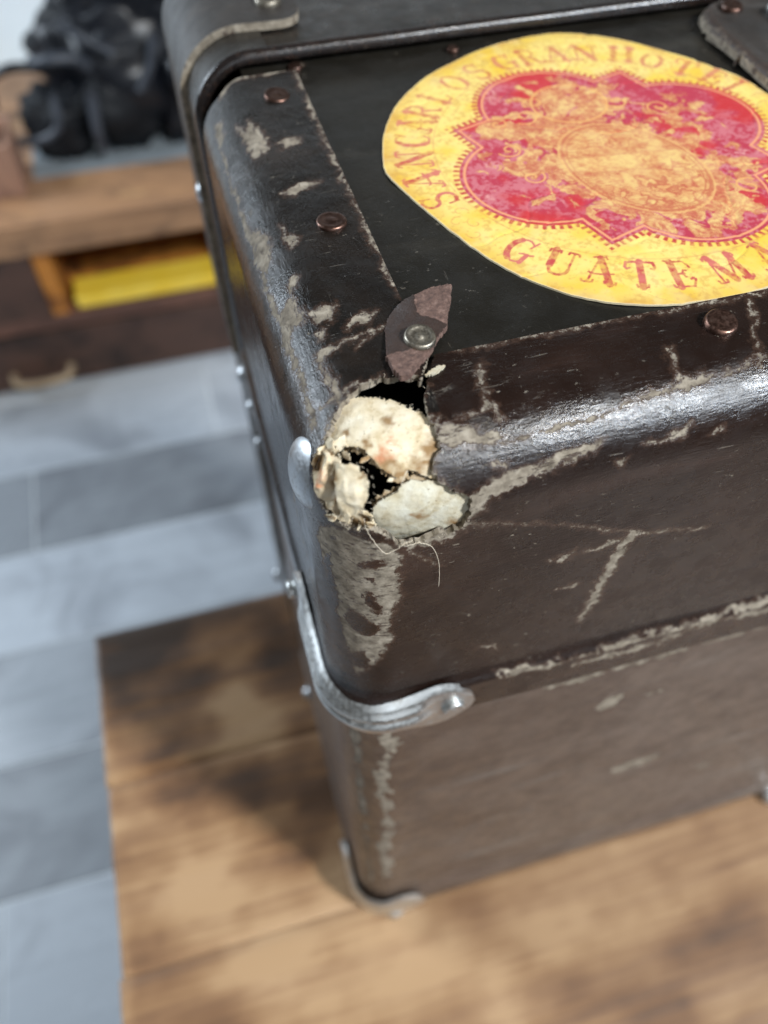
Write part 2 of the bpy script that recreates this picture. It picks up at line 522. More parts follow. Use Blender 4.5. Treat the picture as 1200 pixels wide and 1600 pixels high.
    nrm = bump(nt, mathn(nt, 'MULTIPLY', tot, -1.0), 0.7, 0.00022, nrm)
    L.new(nrm, bs.inputs['Normal'])
    return m


def metal(name, col, rough, dirt=(0.10, 0.075, 0.055), dirt_amt=0.5, scale=900, metallic=1.0, bumpd=0.0001):
    m, nt, N, L, bs = new_mat(name)
    v = coords(nt)
    n1 = noise(nt, v, scale, 5, 0.65)
    n2 = noise(nt, v, scale * 3.1, 3, 0.6)
    f = maprange(nt, n1, 0.62 - 0.28 * dirt_amt, 0.80 - 0.20 * dirt_amt)
    L.new(mix(nt, f, col, dirt), bs.inputs['Base Color'])
    mm = maprange(nt, f, 0, 1, metallic, metallic * 0.45, False)
    L.new(mm, bs.inputs['Metallic'])
    L.new(maprange(nt, n2, 0.3, 0.75, rough - 0.06, rough + 0.16), bs.inputs['Roughness'])
    L.new(bump(nt, n1, 0.15, bumpd), bs.inputs['Normal'])
    return m


def board_mat(name, tint=(1, 1, 1)):
    m, nt, N, L, bs = new_mat(name)
    v = coords(nt)
    stain_shade = attr(nt, 'stain_shade').outputs['Fac']
    base = ramp(nt, noise(nt, v, 330, 6, 0.62), [(p_, tuple(c_ * t_ for c_, t_ in zip(cc_, tint))) for p_, cc_ in ((0.28, (0.46, 0.35, 0.20)), (0.48, (0.66, 0.56, 0.39)), (0.75, (0.76, 0.69, 0.55)))])
    st = mathn(nt, 'ADD', stain_shade, mathn(nt, 'MULTIPLY', mathn(nt, 'SUBTRACT', noise(nt, v, 520, 5, 0.65), 0.5), 0.9))
    c = mix(nt, maprange(nt, st, 0.05, 1.0), base, (0.27, 0.165, 0.075))
    red = attr(nt, 'red').outputs['Fac']
    rd = mathn(nt, 'ADD', red, mathn(nt, 'MULTIPLY', mathn(nt, 'SUBTRACT', noise(nt, v, 700, 4, 0.65), 0.5), 1.1))
    c = mix(nt, maprange(nt, rd, 0.25, 1.2, 0.0, 0.8), c, (0.50, 0.17, 0.07))
    L.new(c, bs.inputs['Base Color'])
    bs.inputs['Roughness'].default_value = 0.9
    bs.inputs['Specular IOR Level'].default_value = 0.2
    spk = noise(nt, v, 1900, 3, 0.6)
    c = mix(nt, maprange(nt, spk, 0.64, 0.70, 0.0, 0.7), c, (0.16, 0.10, 0.05))
    L.new(c, bs.inputs['Base Color'])
    hgt = noise(nt, v, 1700, 5, 0.75)
    nrm = bump(nt, hgt, 0.6, 0.00025)
    nrm = bump(nt, noise(nt, v, 300, 3, 0.6), 0.4, 0.0005, nrm)
    L.new(nrm, bs.inputs['Normal'])
    return m


def simple(name, col, rough=0.6, col2=None, scale=60, bumps=0.0, bscale=300, metallic=0.0, stretch=(1, 1, 1), spec=0.5):
    m, nt, N, L, bs = new_mat(name)
    v = coords(nt, stretch)
    if col2 is not None:
        c = mix(nt, maprange(nt, noise(nt, v, scale, 5, 0.6), 0.32, 0.70), col, col2)
        L.new(c, bs.inputs['Base Color'])
    else:
        bs.inputs['Base Color'].default_value = tuple(col) + (1,)
    bs.inputs['Roughness'].default_value = rough
    bs.inputs['Metallic'].default_value = metallic
    bs.inputs['Specular IOR Level'].default_value = spec
    if bumps > 0:
        L.new(bump(nt, noise(nt, v, bscale, 4, 0.6), bumps, 0.0006), bs.inputs['Normal'])
    return m


def wood(name, light, midc, dark, grain=(3.2, 46, 46), blot=9.0, blot_amt=(0.46, 0.62), rough=0.42, bright=None, spec=0.4, seed=0.0):
    m, nt, N, L, bs = new_mat(name)
    oi = nt.nodes.new('ShaderNodeObjectInfo')
    g = nt.nodes.new('ShaderNodeNewGeometry')
    off = nt.nodes.new('ShaderNodeVectorMath')
    off.operation = 'SCALE'
    off.inputs[0].default_value = (1.3, 0.9, 0.7)
    L.new(mathn(nt, 'MULTIPLY', oi.outputs['Random'], 7.0), off.inputs['Scale'])
    addv = nt.nodes.new('ShaderNodeVectorMath')
    addv.operation = 'ADD'
    L.new(g.outputs['Position'], addv.inputs[0])
    L.new(off.outputs[0], addv.inputs[1])
    pos = addv.outputs[0]
    mp = nt.nodes.new('ShaderNodeMapping')
    mp.inputs['Scale'].default_value = grain
    L.new(pos, mp.inputs['Vector'])
    gr = noise(nt, mp.outputs[0], 1.0, 8, 0.66, 0.8)
    mp2 = nt.nodes.new('ShaderNodeMapping')
    mp2.inputs['Scale'].default_value = (blot, blot * 1.15, blot)
    mp2.inputs['Location'].default_value = (seed, seed * 0.7, 0)
    L.new(pos, mp2.inputs['Vector'])
    bl = noise(nt, mp2.outputs[0], 1.0, 5, 0.6, 1.2)
    c = ramp(nt, gr, [(0.30, midc), (0.50, light), (0.68, midc)])
    if bright is not None:
        mp3 = nt.nodes.new('ShaderNodeMapping')
        mp3.inputs['Scale'].default_value = (blot * 1.6, blot * 2.2, blot)
        mp3.inputs['Location'].default_value = (3.1 + seed, 5.7, 1.3)
        L.new(pos, mp3.inputs['Vector'])
        c = mix(nt, maprange(nt, noise(nt, mp3.outputs[0], 1.0, 4, 0.55, 1.0), 0.55, 0.70), c, bright)
    c = mix(nt, maprange(nt, bl, blot_amt[0], blot_amt[1]), c, dark)
    L.new(c, bs.inputs['Base Color'])
    L.new(maprange(nt, bl, 0.3, 0.7, rough - 0.08, rough + 0.15), bs.inputs['Roughness'])
    bs.inputs['Specular IOR Level'].default_value = spec
    L.new(bump(nt, gr, 0.25, 0.0015), bs.inputs['Normal'])
    return m


M_FRONT = leather('front_hide', (230, 900, 1300), base=(0.0105, 0.0050, 0.0035), base2=(0.0160, 0.0078, 0.0054), rough=0.25, crinkle=0.34, flecks=1.2)
M_STRIP = leather('strip_hide', (1000, 240, 1000), base=(0.0070, 0.0056, 0.0048), base2=(0.0125, 0.0085, 0.0062), rough=0.25, crinkle=0.45, crack=0.7)
M_SIDE = leather('side_hide', (900, 260, 700), base=(0.0085, 0.0052, 0.0042), base2=(0.013, 0.0080, 0.0062), rough=0.20, crinkle=0.18, crack=0.35, flecks=0.4)
M_LOW = leather('body_hide', (200, 600, 420), base=(0.066, 0.044, 0.033), base2=(0.102, 0.073, 0.057), rough=0.38, crinkle=0.35, crack=0.3, flecks=0.7)  # base lifted to stand in for the milky reflected haze
M_PANEL = leather('panel_hide', (420, 420, 420), base=(0.0090, 0.0078, 0.0058), base2=(0.0135, 0.0115, 0.0085), rough=0.36, crinkle=0.12, crack=0.25, flecks=0.45)
M_FAR = leather('far_hide', (60, 160, 160), base=(0.0105, 0.0092, 0.0075), base2=(0.016, 0.0135, 0.011), rough=0.33, crinkle=0.3, crack=0.25, flecks=0.5)
M_PATCH = leather('patch_hide', (300, 300, 300), base=(0.020, 0.017, 0.015), base2=(0.034, 0.028, 0.024), rough=0.5, crinkle=0.25, crack=0.4, flecks=0.6)
M_BEAD = leather('bead_hide', (500, 500, 500), base=(0.008, 0.007, 0.0075), rough=0.22, crinkle=0.12, crack=0.4)
M_BOARD = board_mat('torn_fibreboard')
M_BOARD_GREY = board_mat('grey_fibreboard', (0.80, 0.86, 0.92))
M_DARK = simple('inner_lining', (0.030, 0.030, 0.023), 0.9, (0.018, 0.017, 0.013), 300)
M_RIVET = metal('old_brass_rivet', (0.15, 0.085, 0.065), 0.34, (0.05, 0.030, 0.022), 0.55, 700)
M_RIVET_G = metal('tarnished_rivet', (0.30, 0.27, 0.22), 0.42, (0.10, 0.085, 0.060), 0.6, 800)
M_STEEL = metal('nickel_bracket', (0.60, 0.61, 0.60), 0.36, (0.30, 0.28, 0.25), 0.30, 260, bumpd=0.00003)
M_STUD = metal('zinc_stud', (0.42, 0.44, 0.46), 0.38, (0.20, 0.19, 0.18), 0.35, 600)
M_SKIN = simple('scrap_skin', (0.022, 0.014, 0.011), 0.42, (0.034, 0.022, 0.017), 300, 0.4, 1200)
M_THREAD = simple('linen_thread', (0.62, 0.54, 0.42), 0.85)

# ------------------------------------------------------------------ setting: floor of laminate planks, wall
M_SUB = simple('joint_filler', (0.74, 0.78, 0.80), 0.7)
floor = box('floor', (-2.4, -1.2, -0.05), (2.2, 2.9, -0.0002), M_SUB)
floor['kind'] = 'structure'
M_PLANK = [wood('grey_laminate', tuple(c * k_ for c in (0.41, 0.445, 0.485)), tuple(c * k_ for c in (0.33, 0.36, 0.395)), tuple(c * k_ for c in (0.23, 0.25, 0.28)), (1.6, 24, 24), 4.0, (0.44, 0.72), 0.30, None, 0.5)
           for k_ in (0.76, 1.0, 1.24, 1.42)]
M_PEDGE = simple('plank_bevel', (0.46, 0.52, 0.58), 0.5)


def plank(lo, hi, tone=1):
    V, F = box_vf((lo[0], lo[1], -0.004), (hi[0], hi[1], 0.0010), 0.0010)
    o = mesh_obj('plank', V, F, M_PLANK[tone], floor, smooth=False)
    return o


PW = 0.1955
PL = 1.285
first_joint = {0: -0.445, 1: -0.95, 2: -1.08, 3: -0.62 - 0.35, 4: -0.39, 5: -0.03, 6: -0.75}
for k in range(-6, 13):
    ya = 0.1635 + k * PW
    yb = ya + PW
    j = first_joint.get(k, -2.3 + ((k * 0.457) % 1.0) * PL)
    while j > -2.3:
        j -= PL
    x = j
    while x < 2.1:
        a, b = max(x, -2.38), min(x + PL, 2.18)
        if b - a > 0.02:
            plank((a + 0.0014, ya + 0.0014), (b - 0.0014, yb - 0.0014), {0: 2, 1: 0, 2: 1, 3: 3, 4: 0, 5: 2}.get(k, random.choice((0, 1, 2))))  # rows in view toned by hand, painting in bands of glare
        x += PL

M_WALL = simple('pale_plaster', (0.80, 0.84, 0.86), 0.9, (0.74, 0.79, 0.82), 4)
wall = box('wall', (-2.4, 2.9, -0.05), (2.2, 3.0, 2.2), M_WALL)
wall['kind'] = 'structure'

# ------------------------------------------------------------------ table the case stands on
M_TABLE, nt, N_, L_, bs = new_mat('stained_tabletop')
stn = attr(nt, 'stain_shade').outputs['Fac']
oi = nt.nodes.new('ShaderNodeObjectInfo')
gv = nt.nodes.new('ShaderNodeCombineXYZ')
L_.new(mathn(nt, 'MULTIPLY', oi.outputs['Random'], 9.0), gv.inputs[0])
va = nt.nodes.new('ShaderNodeVectorMath')
va.operation = 'ADD'
L_.new(coords(nt, (5.0, 120, 60)), va.inputs[0])
L_.new(gv.outputs[0], va.inputs[1])
grain = noise(nt, va.outputs[0], 1.0, 8, 0.68, 0.35)
fine = noise(nt, coords(nt, (22, 420, 200)), 1.0, 4, 0.6)
val = mathn(nt, 'ADD', stn, mathn(nt, 'MULTIPLY', mathn(nt, 'SUBTRACT', grain, 0.5), 0.95))
val = mathn(nt, 'ADD', val, mathn(nt, 'MULTIPLY', mathn(nt, 'SUBTRACT', fine, 0.5), 0.35))
L_.new(ramp(nt, val, [(0.0, (0.375, 0.235, 0.125)), (0.26, (0.265, 0.150, 0.074)), (0.48, (0.185, 0.096, 0.046)), (0.70, (0.105, 0.055, 0.029)), (0.97, (0.050, 0.029, 0.018))]), bs.inputs['Base Color'])
L_.new(maprange(nt, grain, 0.3, 0.7, 0.34, 0.52), bs.inputs['Roughness'])
L_.new(bump(nt, grain, 0.2, 0.001), bs.inputs['Normal'])
DARKS = [(-0.102, 0.258, 0.024), (-0.052, 0.278, 0.018), (-0.010, 0.276, 0.016), (-0.080, 0.279, 0.014), (-0.080, 0.187, 0.018), (-0.070, 0.167, 0.015), (-0.003, 0.171, 0.016), (0.0, 0.147, 0.015),
         (-0.053, 0.235, 0.013), (-0.032, 0.158, 0.014), (-0.014, 0.119, 0.010), (-0.108, 0.092, 0.010), (-0.008, 0.246, 0.016)]
LIGHTS = [(-0.090, 0.215, 0.014), (-0.017, 0.195, 0.018), (-0.104, 0.192, 0.009), (-0.033, 0.216, 0.012), (-0.038, 0.087, 0.020), (0.0225, 0.061, 0.018), (0.151, 0.049, 0.024), (-0.074, 0.113, 0.018), (0.067, 0.017, 0.010)]


def stain_shade_at(P):
    w = P[:, :2] + 0.010 * np.column_stack([fbm(P[:, :2] * 60, 3, 401), fbm(P[:, :2] * 60, 3, 402)])
    s = 0.34 + 0.34 * fbm(P[:, :2] * np.array([9.0, 22.0]), 4, 403) + (0.46 + 0.12 * sstep(0.06, 0.16, P[:, 1])) * fbm(P[:, :2] * np.array([30.0, 42.0]), 4, 407) - 0.03 * sstep(0.10, 0.03, P[:, 1])
    for x, y, r_ in DARKS:
        s = s + (0.40 if y > 0.1 else 0.20) * np.exp(-(((w[:, 0] - x) / (r_ * 1.4)) ** 2 + ((w[:, 1] - y) / r_) ** 2))
    for x, y, r_ in LIGHTS:
        s = s - 0.28 * np.exp(-(((w[:, 0] - x) / (r_ * 1.3)) ** 2 + ((w[:, 1] - y) / r_) ** 2))
    s = s - 0.25 * sstep(-0.104, -0.1125, P[:, 0] + 0.003 * fbm(P[:, :2] * 90, 3, 405)) * (0.5 + fbm(P[:, :2] * 40, 2, 409))
    # unseen boards towards the room darkened, standing in for shade the front reflects
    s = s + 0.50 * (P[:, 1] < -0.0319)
    return s


def table_board(x0, x1, y0, y1, z0, z1):
    nx, ny = 300, 30
    bx = np.linspace(0, 1, nx) ** 1.5 * (x1 - x0) + x0
    by = np.linspace(y0, y1, ny)
    bx[1], by[1], by[-2] = x0 + 0.0018, y0 + 0.0009, y1 - 0.0009
    G = np.stack(np.meshgrid(bx, by, indexing='ij'), -1).reshape(-1, 2)
    ed = np.minimum(np.minimum(G[:, 1] - y0, y1 - G[:, 1]) * 2, G[:, 0] - x0)
    zt = z1 - 0.0007 * sstep(0.0016, 0.0, ed)
    gx_ = G[:, 0] + np.where(G[:, 0] < x0 + 0.001, 0.0007 * fbm(G * 70, 3, 411), 0)
    Vt = np.column_stack([gx_, G[:, 1], zt])
    idx = np.arange(nx * ny).reshape(nx, ny)
    Fq = [(int(idx[i, j]), int(idx[i + 1, j]), int(idx[i + 1, j + 1]), int(idx[i, j + 1])) for i in range(nx - 1) for j in range(ny - 1)]
    per_ = list(idx[:, 0]) + list(idx[-1, 1:]) + list(idx[-2::-1, -1]) + list(idx[0, -2:0:-1])
    n0 = len(Vt)
    Vu, Vl = Vt[per_], Vt[per_].copy()
    Vl[:, 2] = z0
    m_ = len(per_)
    Fq += [(n0 + k, n0 + m_ + k, n0 + m_ + (k + 1) % m_, n0 + (k + 1) % m_) for k in range(m_)]
    Fq.append(tuple(n0 + m_ + k for k in range(m_))[::-1])
    VV = np.vstack([Vt, Vu, Vl])
    return mesh_obj('board', VV, Fq, M_TABLE, table, {'stain_shade': stain_shade_at(VV)})


M_TEDGE = wood('table_edge_wood', (0.40, 0.27, 0.15), (0.26, 0.15, 0.07), (0.10, 0.055, 0.03), (40, 40, 6), 14.0, (0.48, 0.66), 0.5, None)
table = thing('wooden_table', 'brown stained plank table with a worn edge, under the old suitcase', 'table', (0.45, -0.1, 0.0))
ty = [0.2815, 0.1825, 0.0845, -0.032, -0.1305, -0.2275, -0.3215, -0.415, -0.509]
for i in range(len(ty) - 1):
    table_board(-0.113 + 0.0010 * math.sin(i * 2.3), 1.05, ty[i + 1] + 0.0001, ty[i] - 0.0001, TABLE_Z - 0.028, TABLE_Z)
box('apron', (-0.075, 0.222, 0.635), (1.0, 0.242, 0.717), M_TEDGE, table)
box('apron', (-0.075, -0.47, 0.635), (1.0, -0.45, 0.717), M_TEDGE, table)
box('apron', (-0.077, -0.45, 0.635), (-0.057, 0.222, 0.717), M_TEDGE, table)
box('apron', (0.982, -0.45, 0.635), (1.002, 0.222, 0.717), M_TEDGE, table)
for lx in (-0.055, 0.94):
    for ly in (-0.448, 0.181):
        box('leg', (lx, ly, 0.0010), (lx + 0.04, ly + 0.04, 0.7165), M_TEDGE, table, 0.003)

# ------------------------------------------------------------------ skin of the suitcase's near half
ROOT = thing('suitcase', 'battered dark brown leather suitcase with torn corner and round yellow hotel sticker', 'suitcase',
             (0.24, 0.19, TABLE_Z))


def to_iso(P):
    v = (np.asarray(P) - CORNER) * 1000
    return np.column_stack([v @ E1, v @ E2])


def surf(Q, off):
    """point and normal of the rounded corner (grown by off) under iso coordinates Q in mm"""
    Q = np.asarray(Q, float)
    off = np.broadcast_to(np.asarray(off, float), (len(Q),))
    inner = np.array([X0 + RAD, Y0 + RAD, Z0 - RAD])
    P = CORNER + (Q[:, :1] * E1 + Q[:, 1:] * E2) / 1000 + EN * 0.06
    for _ in range(160):
        q = np.column_stack([inner[0] - P[:, 0], inner[1] - P[:, 1], P[:, 2] - inner[2]])
        m = np.maximum(q, 0)
        s = np.linalg.norm(m, axis=1) + np.minimum(q.max(1), 0) - RAD - off
        P = P - EN * (s * 0.95)[:, None]
    q = np.column_stack([inner[0] - P[:, 0], inner[1] - P[:, 1], P[:, 2] - inner[2]])
    m = np.maximum(q, 0)
    nn = m / (np.linalg.norm(m, axis=1)[:, None] + 1e-12)
    return P, nn * np.array([-1, -1, 1])


def lattice(xs, ys, zs, use=('top', 'front', 'left')):
    """quads over the three sharp faces, welded, then rounded. returns V, N, F(int array), sharp coordinates"""
    pts = []
    faces = []
    base = 0

    def grid(A, B, make, flip):
        nonlocal base
        na, nb = len(A), len(B)
        g = make(*np.meshgrid(A, B, indexing='ij')).reshape(-1, 3)
        pts.append(g)
        i, j = np.meshgrid(np.arange(na - 1), np.arange(nb - 1), indexing='ij')
        a = (i * nb + j).ravel() + base
        f = np.column_stack([a, a + nb, a + nb + 1, a + 1])
        faces.append(f[:, ::-1] if flip else f)
        base += na * nb
    if 'top' in use:
        grid(xs, ys, lambda a, b: np.stack([a, b, np.full_like(a, Z0)], -1), False)
    if 'front' in use:
        grid(xs, zs, lambda a, b: np.stack([a, np.full_like(a, Y0), b], -1), False)
    if 'left' in use:
        grid(ys, zs, lambda a, b: np.stack([np.full_like(a, X0), a, b], -1), True)
    S = np.vstack(pts)
    F = np.vstack(faces)
    key = np.round(S * 1e6).astype(np.int64)
    _, idx, inv = np.unique(key, axis=0, return_index=True, return_inverse=True)
    S = S[idx]
    F = inv.ravel()[F]
    return S, F


def round_it(S, off=0.0):
    c = np.column_stack([np.maximum(S[:, 0], X0 + RAD), np.maximum(S[:, 1], Y0 + RAD), np.minimum(S[:, 2], Z0 - RAD)])
    d = S - c
    n = d / (np.linalg.norm(d, axis=1)[:, None] + 1e-12)
    off = np.broadcast_to(np.asarray(off, float), (len(S),))
    return c + n * (RAD + off)[:, None], n


def compact(V, arrs, F):
    used = np.zeros(len(V), bool)
    used[F.ravel()] = True
    mp = np.cumsum(used) - 1
    return V[used], [a[used] for a in arrs], mp[F]


def rim_walls(V, N, F, thick):
    """close open borders with a wall going inwards: returns extra verts, faces and the border index"""
    e = np.vstack([F[:, [0, 1]], F[:, [1, 2]], F[:, [2, 3]], F[:, [3, 0]]]) if F.shape[1] == 4 else np.vstack([F[:, [0, 1]], F[:, [1, 2]], F[:, [2, 0]]])
    k = np.sort(e, axis=1)
    code = k[:, 0].astype(np.int64) * (len(V) + 1) + k[:, 1]
    _, first, cnt = np.unique(code, return_index=True, return_counts=True)
    be = e[first[cnt == 1]]
    ids = np.unique(be)
    mp = {int(v): len(V) + i for i, v in enumerate(ids)}
    mp2 = {int(v): len(V) + len(ids) + i for i, v in enumerate(ids)}
    V2 = V[ids]
    t = np.broadcast_to(np.asarray(thick, float), (len(V),))[ids]
    V3 = V[ids] - N[ids] * t[:, None]
    W = [(mp[int(b)], mp[int(a)], mp2[int(a)], mp2[int(b)]) for a, b in be]
    return np.vstack([V2, V3]), W, ids


def wear_field(Q, polys=None, lines=None, warp=0.5, seed=3):
    Wp = Q + warp * np.column_stack([fbm(Q / 1.7, 3, seed), fbm(Q / 1.7, 3, seed + 50)]) * 2
    w = np.full(len(Q), -3.0)
    for p in (polys or {}).values():
        i = near(Wp, p, 3.0)
        if len(i):
            w[i] = np.maximum(w[i], poly_sd(Wp[i], p) - 0.05)
    for pts, wd in (lines or {}).values():
        i = near(Wp, pts, 3.0)
        if len(i):
            jit = 0.25 + 1.25 * np.clip(0.5 + fbm(Q[i] / 4.0, 3, seed + 9) * 1.8, 0, 1)
            w[i] = np.maximum(w[i], wd * 0.85 * jit - seg_dist(Wp[i], pts))
    return np.clip(w, -3, 3)


sp = 0.00042
Z_SEAM = 0.9955
XS = np.concatenate([np.arange(X0, 0.0373 - 1e-9, (0.0373 - X0) / 66), np.arange(0.0373, 0.170, sp), np.linspace(0.170, XR - 0.02, 60)])
YS = np.concatenate([np.arange(Y0, 0.1036 - 1e-9, (0.1036 - Y0) / 62), np.linspace(0.1036, 0.2190, 270)])
ZS = np.linspace(Z_SEAM, Z0, 250)
S, F = lattice(XS, YS, ZS)
# lip along the lower border of the cap, soft dents everywhere
Vb, Nb = round_it(S)
lip = sstep(0.9950, 0.9968, S[:, 2]) * (1 - sstep(1.0105, 1.0135, S[:, 2])) * 0.0013
groove = -0.0006 * np.exp(-((S[:, 2] - 1.0150) / 0.0012) ** 2)
dent = 0.00035 * fbm(Vb * 45, 3, 5) + 0.00012 * fbm(Vb * 190, 3, 8)
flat = (S[:, 2] < Z0 - 1e-6)
Vb, Nb = round_it(S, np.where(flat, lip + groove, 0) + dent)
Qb = to_iso(round_it(S)[0])
hole = poly_sd(Qb + 0.9 * np.column_stack([fbm(Qb / 0.9, 3, 21), fbm(Qb / 0.9, 3, 22)]), HOLE)
wear = wear_field(Qb, WEAR, LINES)
low_w = wear_field(Qb, {'LB5': LOW['LB5']}, {k: LOW_LINES[k] for k in ('rb1', 'rb1b', 'rb2')}, 0.9, 31)
wear = np.maximum(wear, low_w)
for p in ISLANDS.values():
    i = near(Qb, p, 3)
    if len(i):
        wear[i] = np.minimum(wear[i], -poly_sd(Qb[i] + 0.35 * np.column_stack([fbm(Qb[i] / 0.8, 3, 41), fbm(Qb[i] / 0.8, 3, 42)]) * 2, p))
# frayed ring round the hole, wider on the front
ring = 0.10 + 1.0 * sstep(2, 12, Qb[:, 0]) * sstep(6, -6, Qb[:, 1]) + 1.1 * fbm(Qb / 2.5, 3, 61)
wear = np.maximum(wear, ring + hole)
curv = sstep(0.02, 0.27, 1 - np.abs(Nb).max(1))
rub = np.clip(curv * 0.65 + 0.15 + 0.5 * fbm(Vb * 30, 3, 77), 0, 1)
rub = np.maximum(rub, sstep(45, 10, np.hypot(Qb[:, 0] - 5, Qb[:, 1])) * 0.8)

fc = S[F].mean(1)
fh = hole[F].max(1)
on_top = (S[F][:, :, 2].min(1) > Z0 - 1e-7)
left_top = (fc[:, 0] < 0.0373) & (fc[:, 1] < 0.2185)
front_top = fc[:, 1] < 0.1036
slit = on_top & (np.abs(fc[:, 0] - (0.0352 + (fc[:, 1] - 0.0985) * 0.55)) < 0.0007) & (fc[:, 1] < 0.1036)
keep = (~on_top | left_top | front_top) & (fh < 0) & ~slit
# left face stops short of the bead: a dark joint
left_face = S[F][:, :, 0].max(1) < X0 + 1e-7
keep &= ~(fc[:, 1] > 0.2150 + 0.0036 * sstep(X0 + 0.002, X0 + 0.013, fc[:, 0]))
is_left = (on_top & (fc[:, 0] < 0.0352 + np.minimum(0.0021, np.maximum(0, fc[:, 1] - 0.0985) * 0.55)) & ~((fc[:, 1] < Y0 + 0.012) & (fc[:, 0] > X0 + 0.016)))
is_left |= left_face

inhole = np.zeros(len(S), bool)
inhole[F[fh >= 0].ravel()] = True
kept = np.zeros(len(S), bool)
kept[F[fh < 0].ravel()] = True
bi = np.where(inhole & kept & (np.abs(hole) < 1.2))[0]


def hole_sd(Q):
    return poly_sd(Q + 0.9 * np.column_stack([fbm(Q / 0.9, 3, 21), fbm(Q / 0.9, 3, 22)]), HOLE)


qs = Qb[bi].copy()
for _ in range(3):
    e_ = 0.06
    h0 = hole_sd(qs)
    gr_ = np.column_stack([hole_sd(qs + [e_, 0]) - hole_sd(qs - [e_, 0]), hole_sd(qs + [0, e_]) - hole_sd(qs - [0, e_])]) / (2 * e_)
    gn = np.maximum((gr_ ** 2).sum(1), 0.25)
    qs = qs - 0.8 * gr_ * (h0 / gn)[:, None]
mvd = np.hypot(*(qs - Qb[bi]).T) < 0.9
bi, qs = bi[mvd], qs[mvd]
ps_, ns_ = surf(qs, dent[bi])
Vb[bi] = ps_
Nb[bi] = ns_


def piece(name, sel, mat, thick=0.0014, raw=2.0):
    f = F[sel]
    V, (N, w, r_, q), f = compact(Vb, [Nb, wear, rub, Qb], f)
    XV, XF, ids = rim_walls(V, N, f, thick)
    nx = len(XV)
    VV = np.vstack([V, XV])
    w2 = np.concatenate([w, np.where(hole_sd(to_iso(XV)) > -1.2, 2.0, raw)])
    r2 = np.concatenate([r_, np.full(nx, 0.2)])
    return mesh_obj(name, VV, [tuple(a) for a in f.tolist()] + XF, mat, ROOT, {'wear': w2, 'rub': r2})


# three pieces of hide: the strip over the left edge, the left face, the front with its turned-over top
strip_sel = keep & is_left & on_top
side_sel = keep & is_left & ~on_top
front_sel = keep & ~is_left
o = piece('edge_strip', strip_sel, M_STRIP)
o['label'] = 'scuffed black leather strip over the left top edge'
piece('side_panel', side_sel, M_SIDE)
o = piece('front_panel', front_sel, M_FRONT, raw=-0.1)
o['label'] = 'glossy cracked brown leather front with turned-over top edge'

# recessed top panel
tx = np.linspace(X0 + 0.0135, XR - 0.0135, 300)
tyy = np.linspace(Y0 + 0.012, BEAD_Y + 0.003, 110)
g = np.stack(np.meshgrid(tx, tyy, indexing='ij'), -1).reshape(-1, 2)
pz = Z0 - 0.0016 + 0.00025 * fbm(g * 60, 3, 90)
# keep it away from the hole
pv = np.column_stack([g, pz])
nI, nJ = len(tx), len(tyy)
ii, jj = np.meshgrid(np.arange(nI - 1), np.arange(nJ - 1), indexing='ij')
a = (ii * nJ + jj).ravel()
PF = np.column_stack([a, a + nJ, a + nJ + 1, a + 1])
pc = pv[PF].mean(1)
hcut = (pc[:, 0] < 0.0362) & (pc[:, 1] < 0.1030)
PF = PF[~hcut & ~((pc[:, 0] < X0 + 0.012) & (pc[:, 1] < 0.2))]
pv, _, PF = compact(pv, [], PF)
pq = to_iso(pv)
mesh_obj('top_panel', pv, [tuple(f) for f in PF.tolist()], M_PANEL, ROOT,
         {'wear': wear_field(pq, None, {'b': ([(-84, 71), (-82, 70)], 0.8)}), 'rub': np.clip(0.2 + 0.5 * fbm(pv * 40, 3, 12), 0, 1)})

# dark hollow behind the tear
hx = [X0 + 0.012, 0.060]
Vd, Fd = box_vf((X0 + 0.014, Y0 + 0.014, 1.035), (0.075, 0.135, Z0 - 0.012))
mesh_obj('inner_lining', Vd, Fd, M_DARK, ROOT, smooth=False)

# ------------------------------------------------------------------ the torn fibreboard in the hole


def patch2d(poly, step, ragged=0.25, seed=0):
    P = np.array(poly, float)
    lo = P.min(0) - step
    hi = P.max(0) + step
    A = np.arange(lo[0], hi[0], step)
    B = np.arange(lo[1], hi[1], step)
    q = np.stack(np.meshgrid(A, B, indexing='ij'), -1).reshape(-1, 2)
    sd = poly_sd(q, poly) + ragged * (fbm(q / 0.7, 3, seed) + 0.5 * fbm(q / 0.25, 2, seed + 5))
    nb = len(B)
    ii, jj = np.meshgrid(np.arange(len(A) - 1), np.arange(nb - 1), indexing='ij')
    a = (ii * nb + jj).ravel()
    f = np.column_stack([a, a + nb, a + nb + 1, a + 1])
    f = f[sd[f].min(1) > 0]
    q, (sd,), f = compact(q, [sd], f)
    return q, sd, f


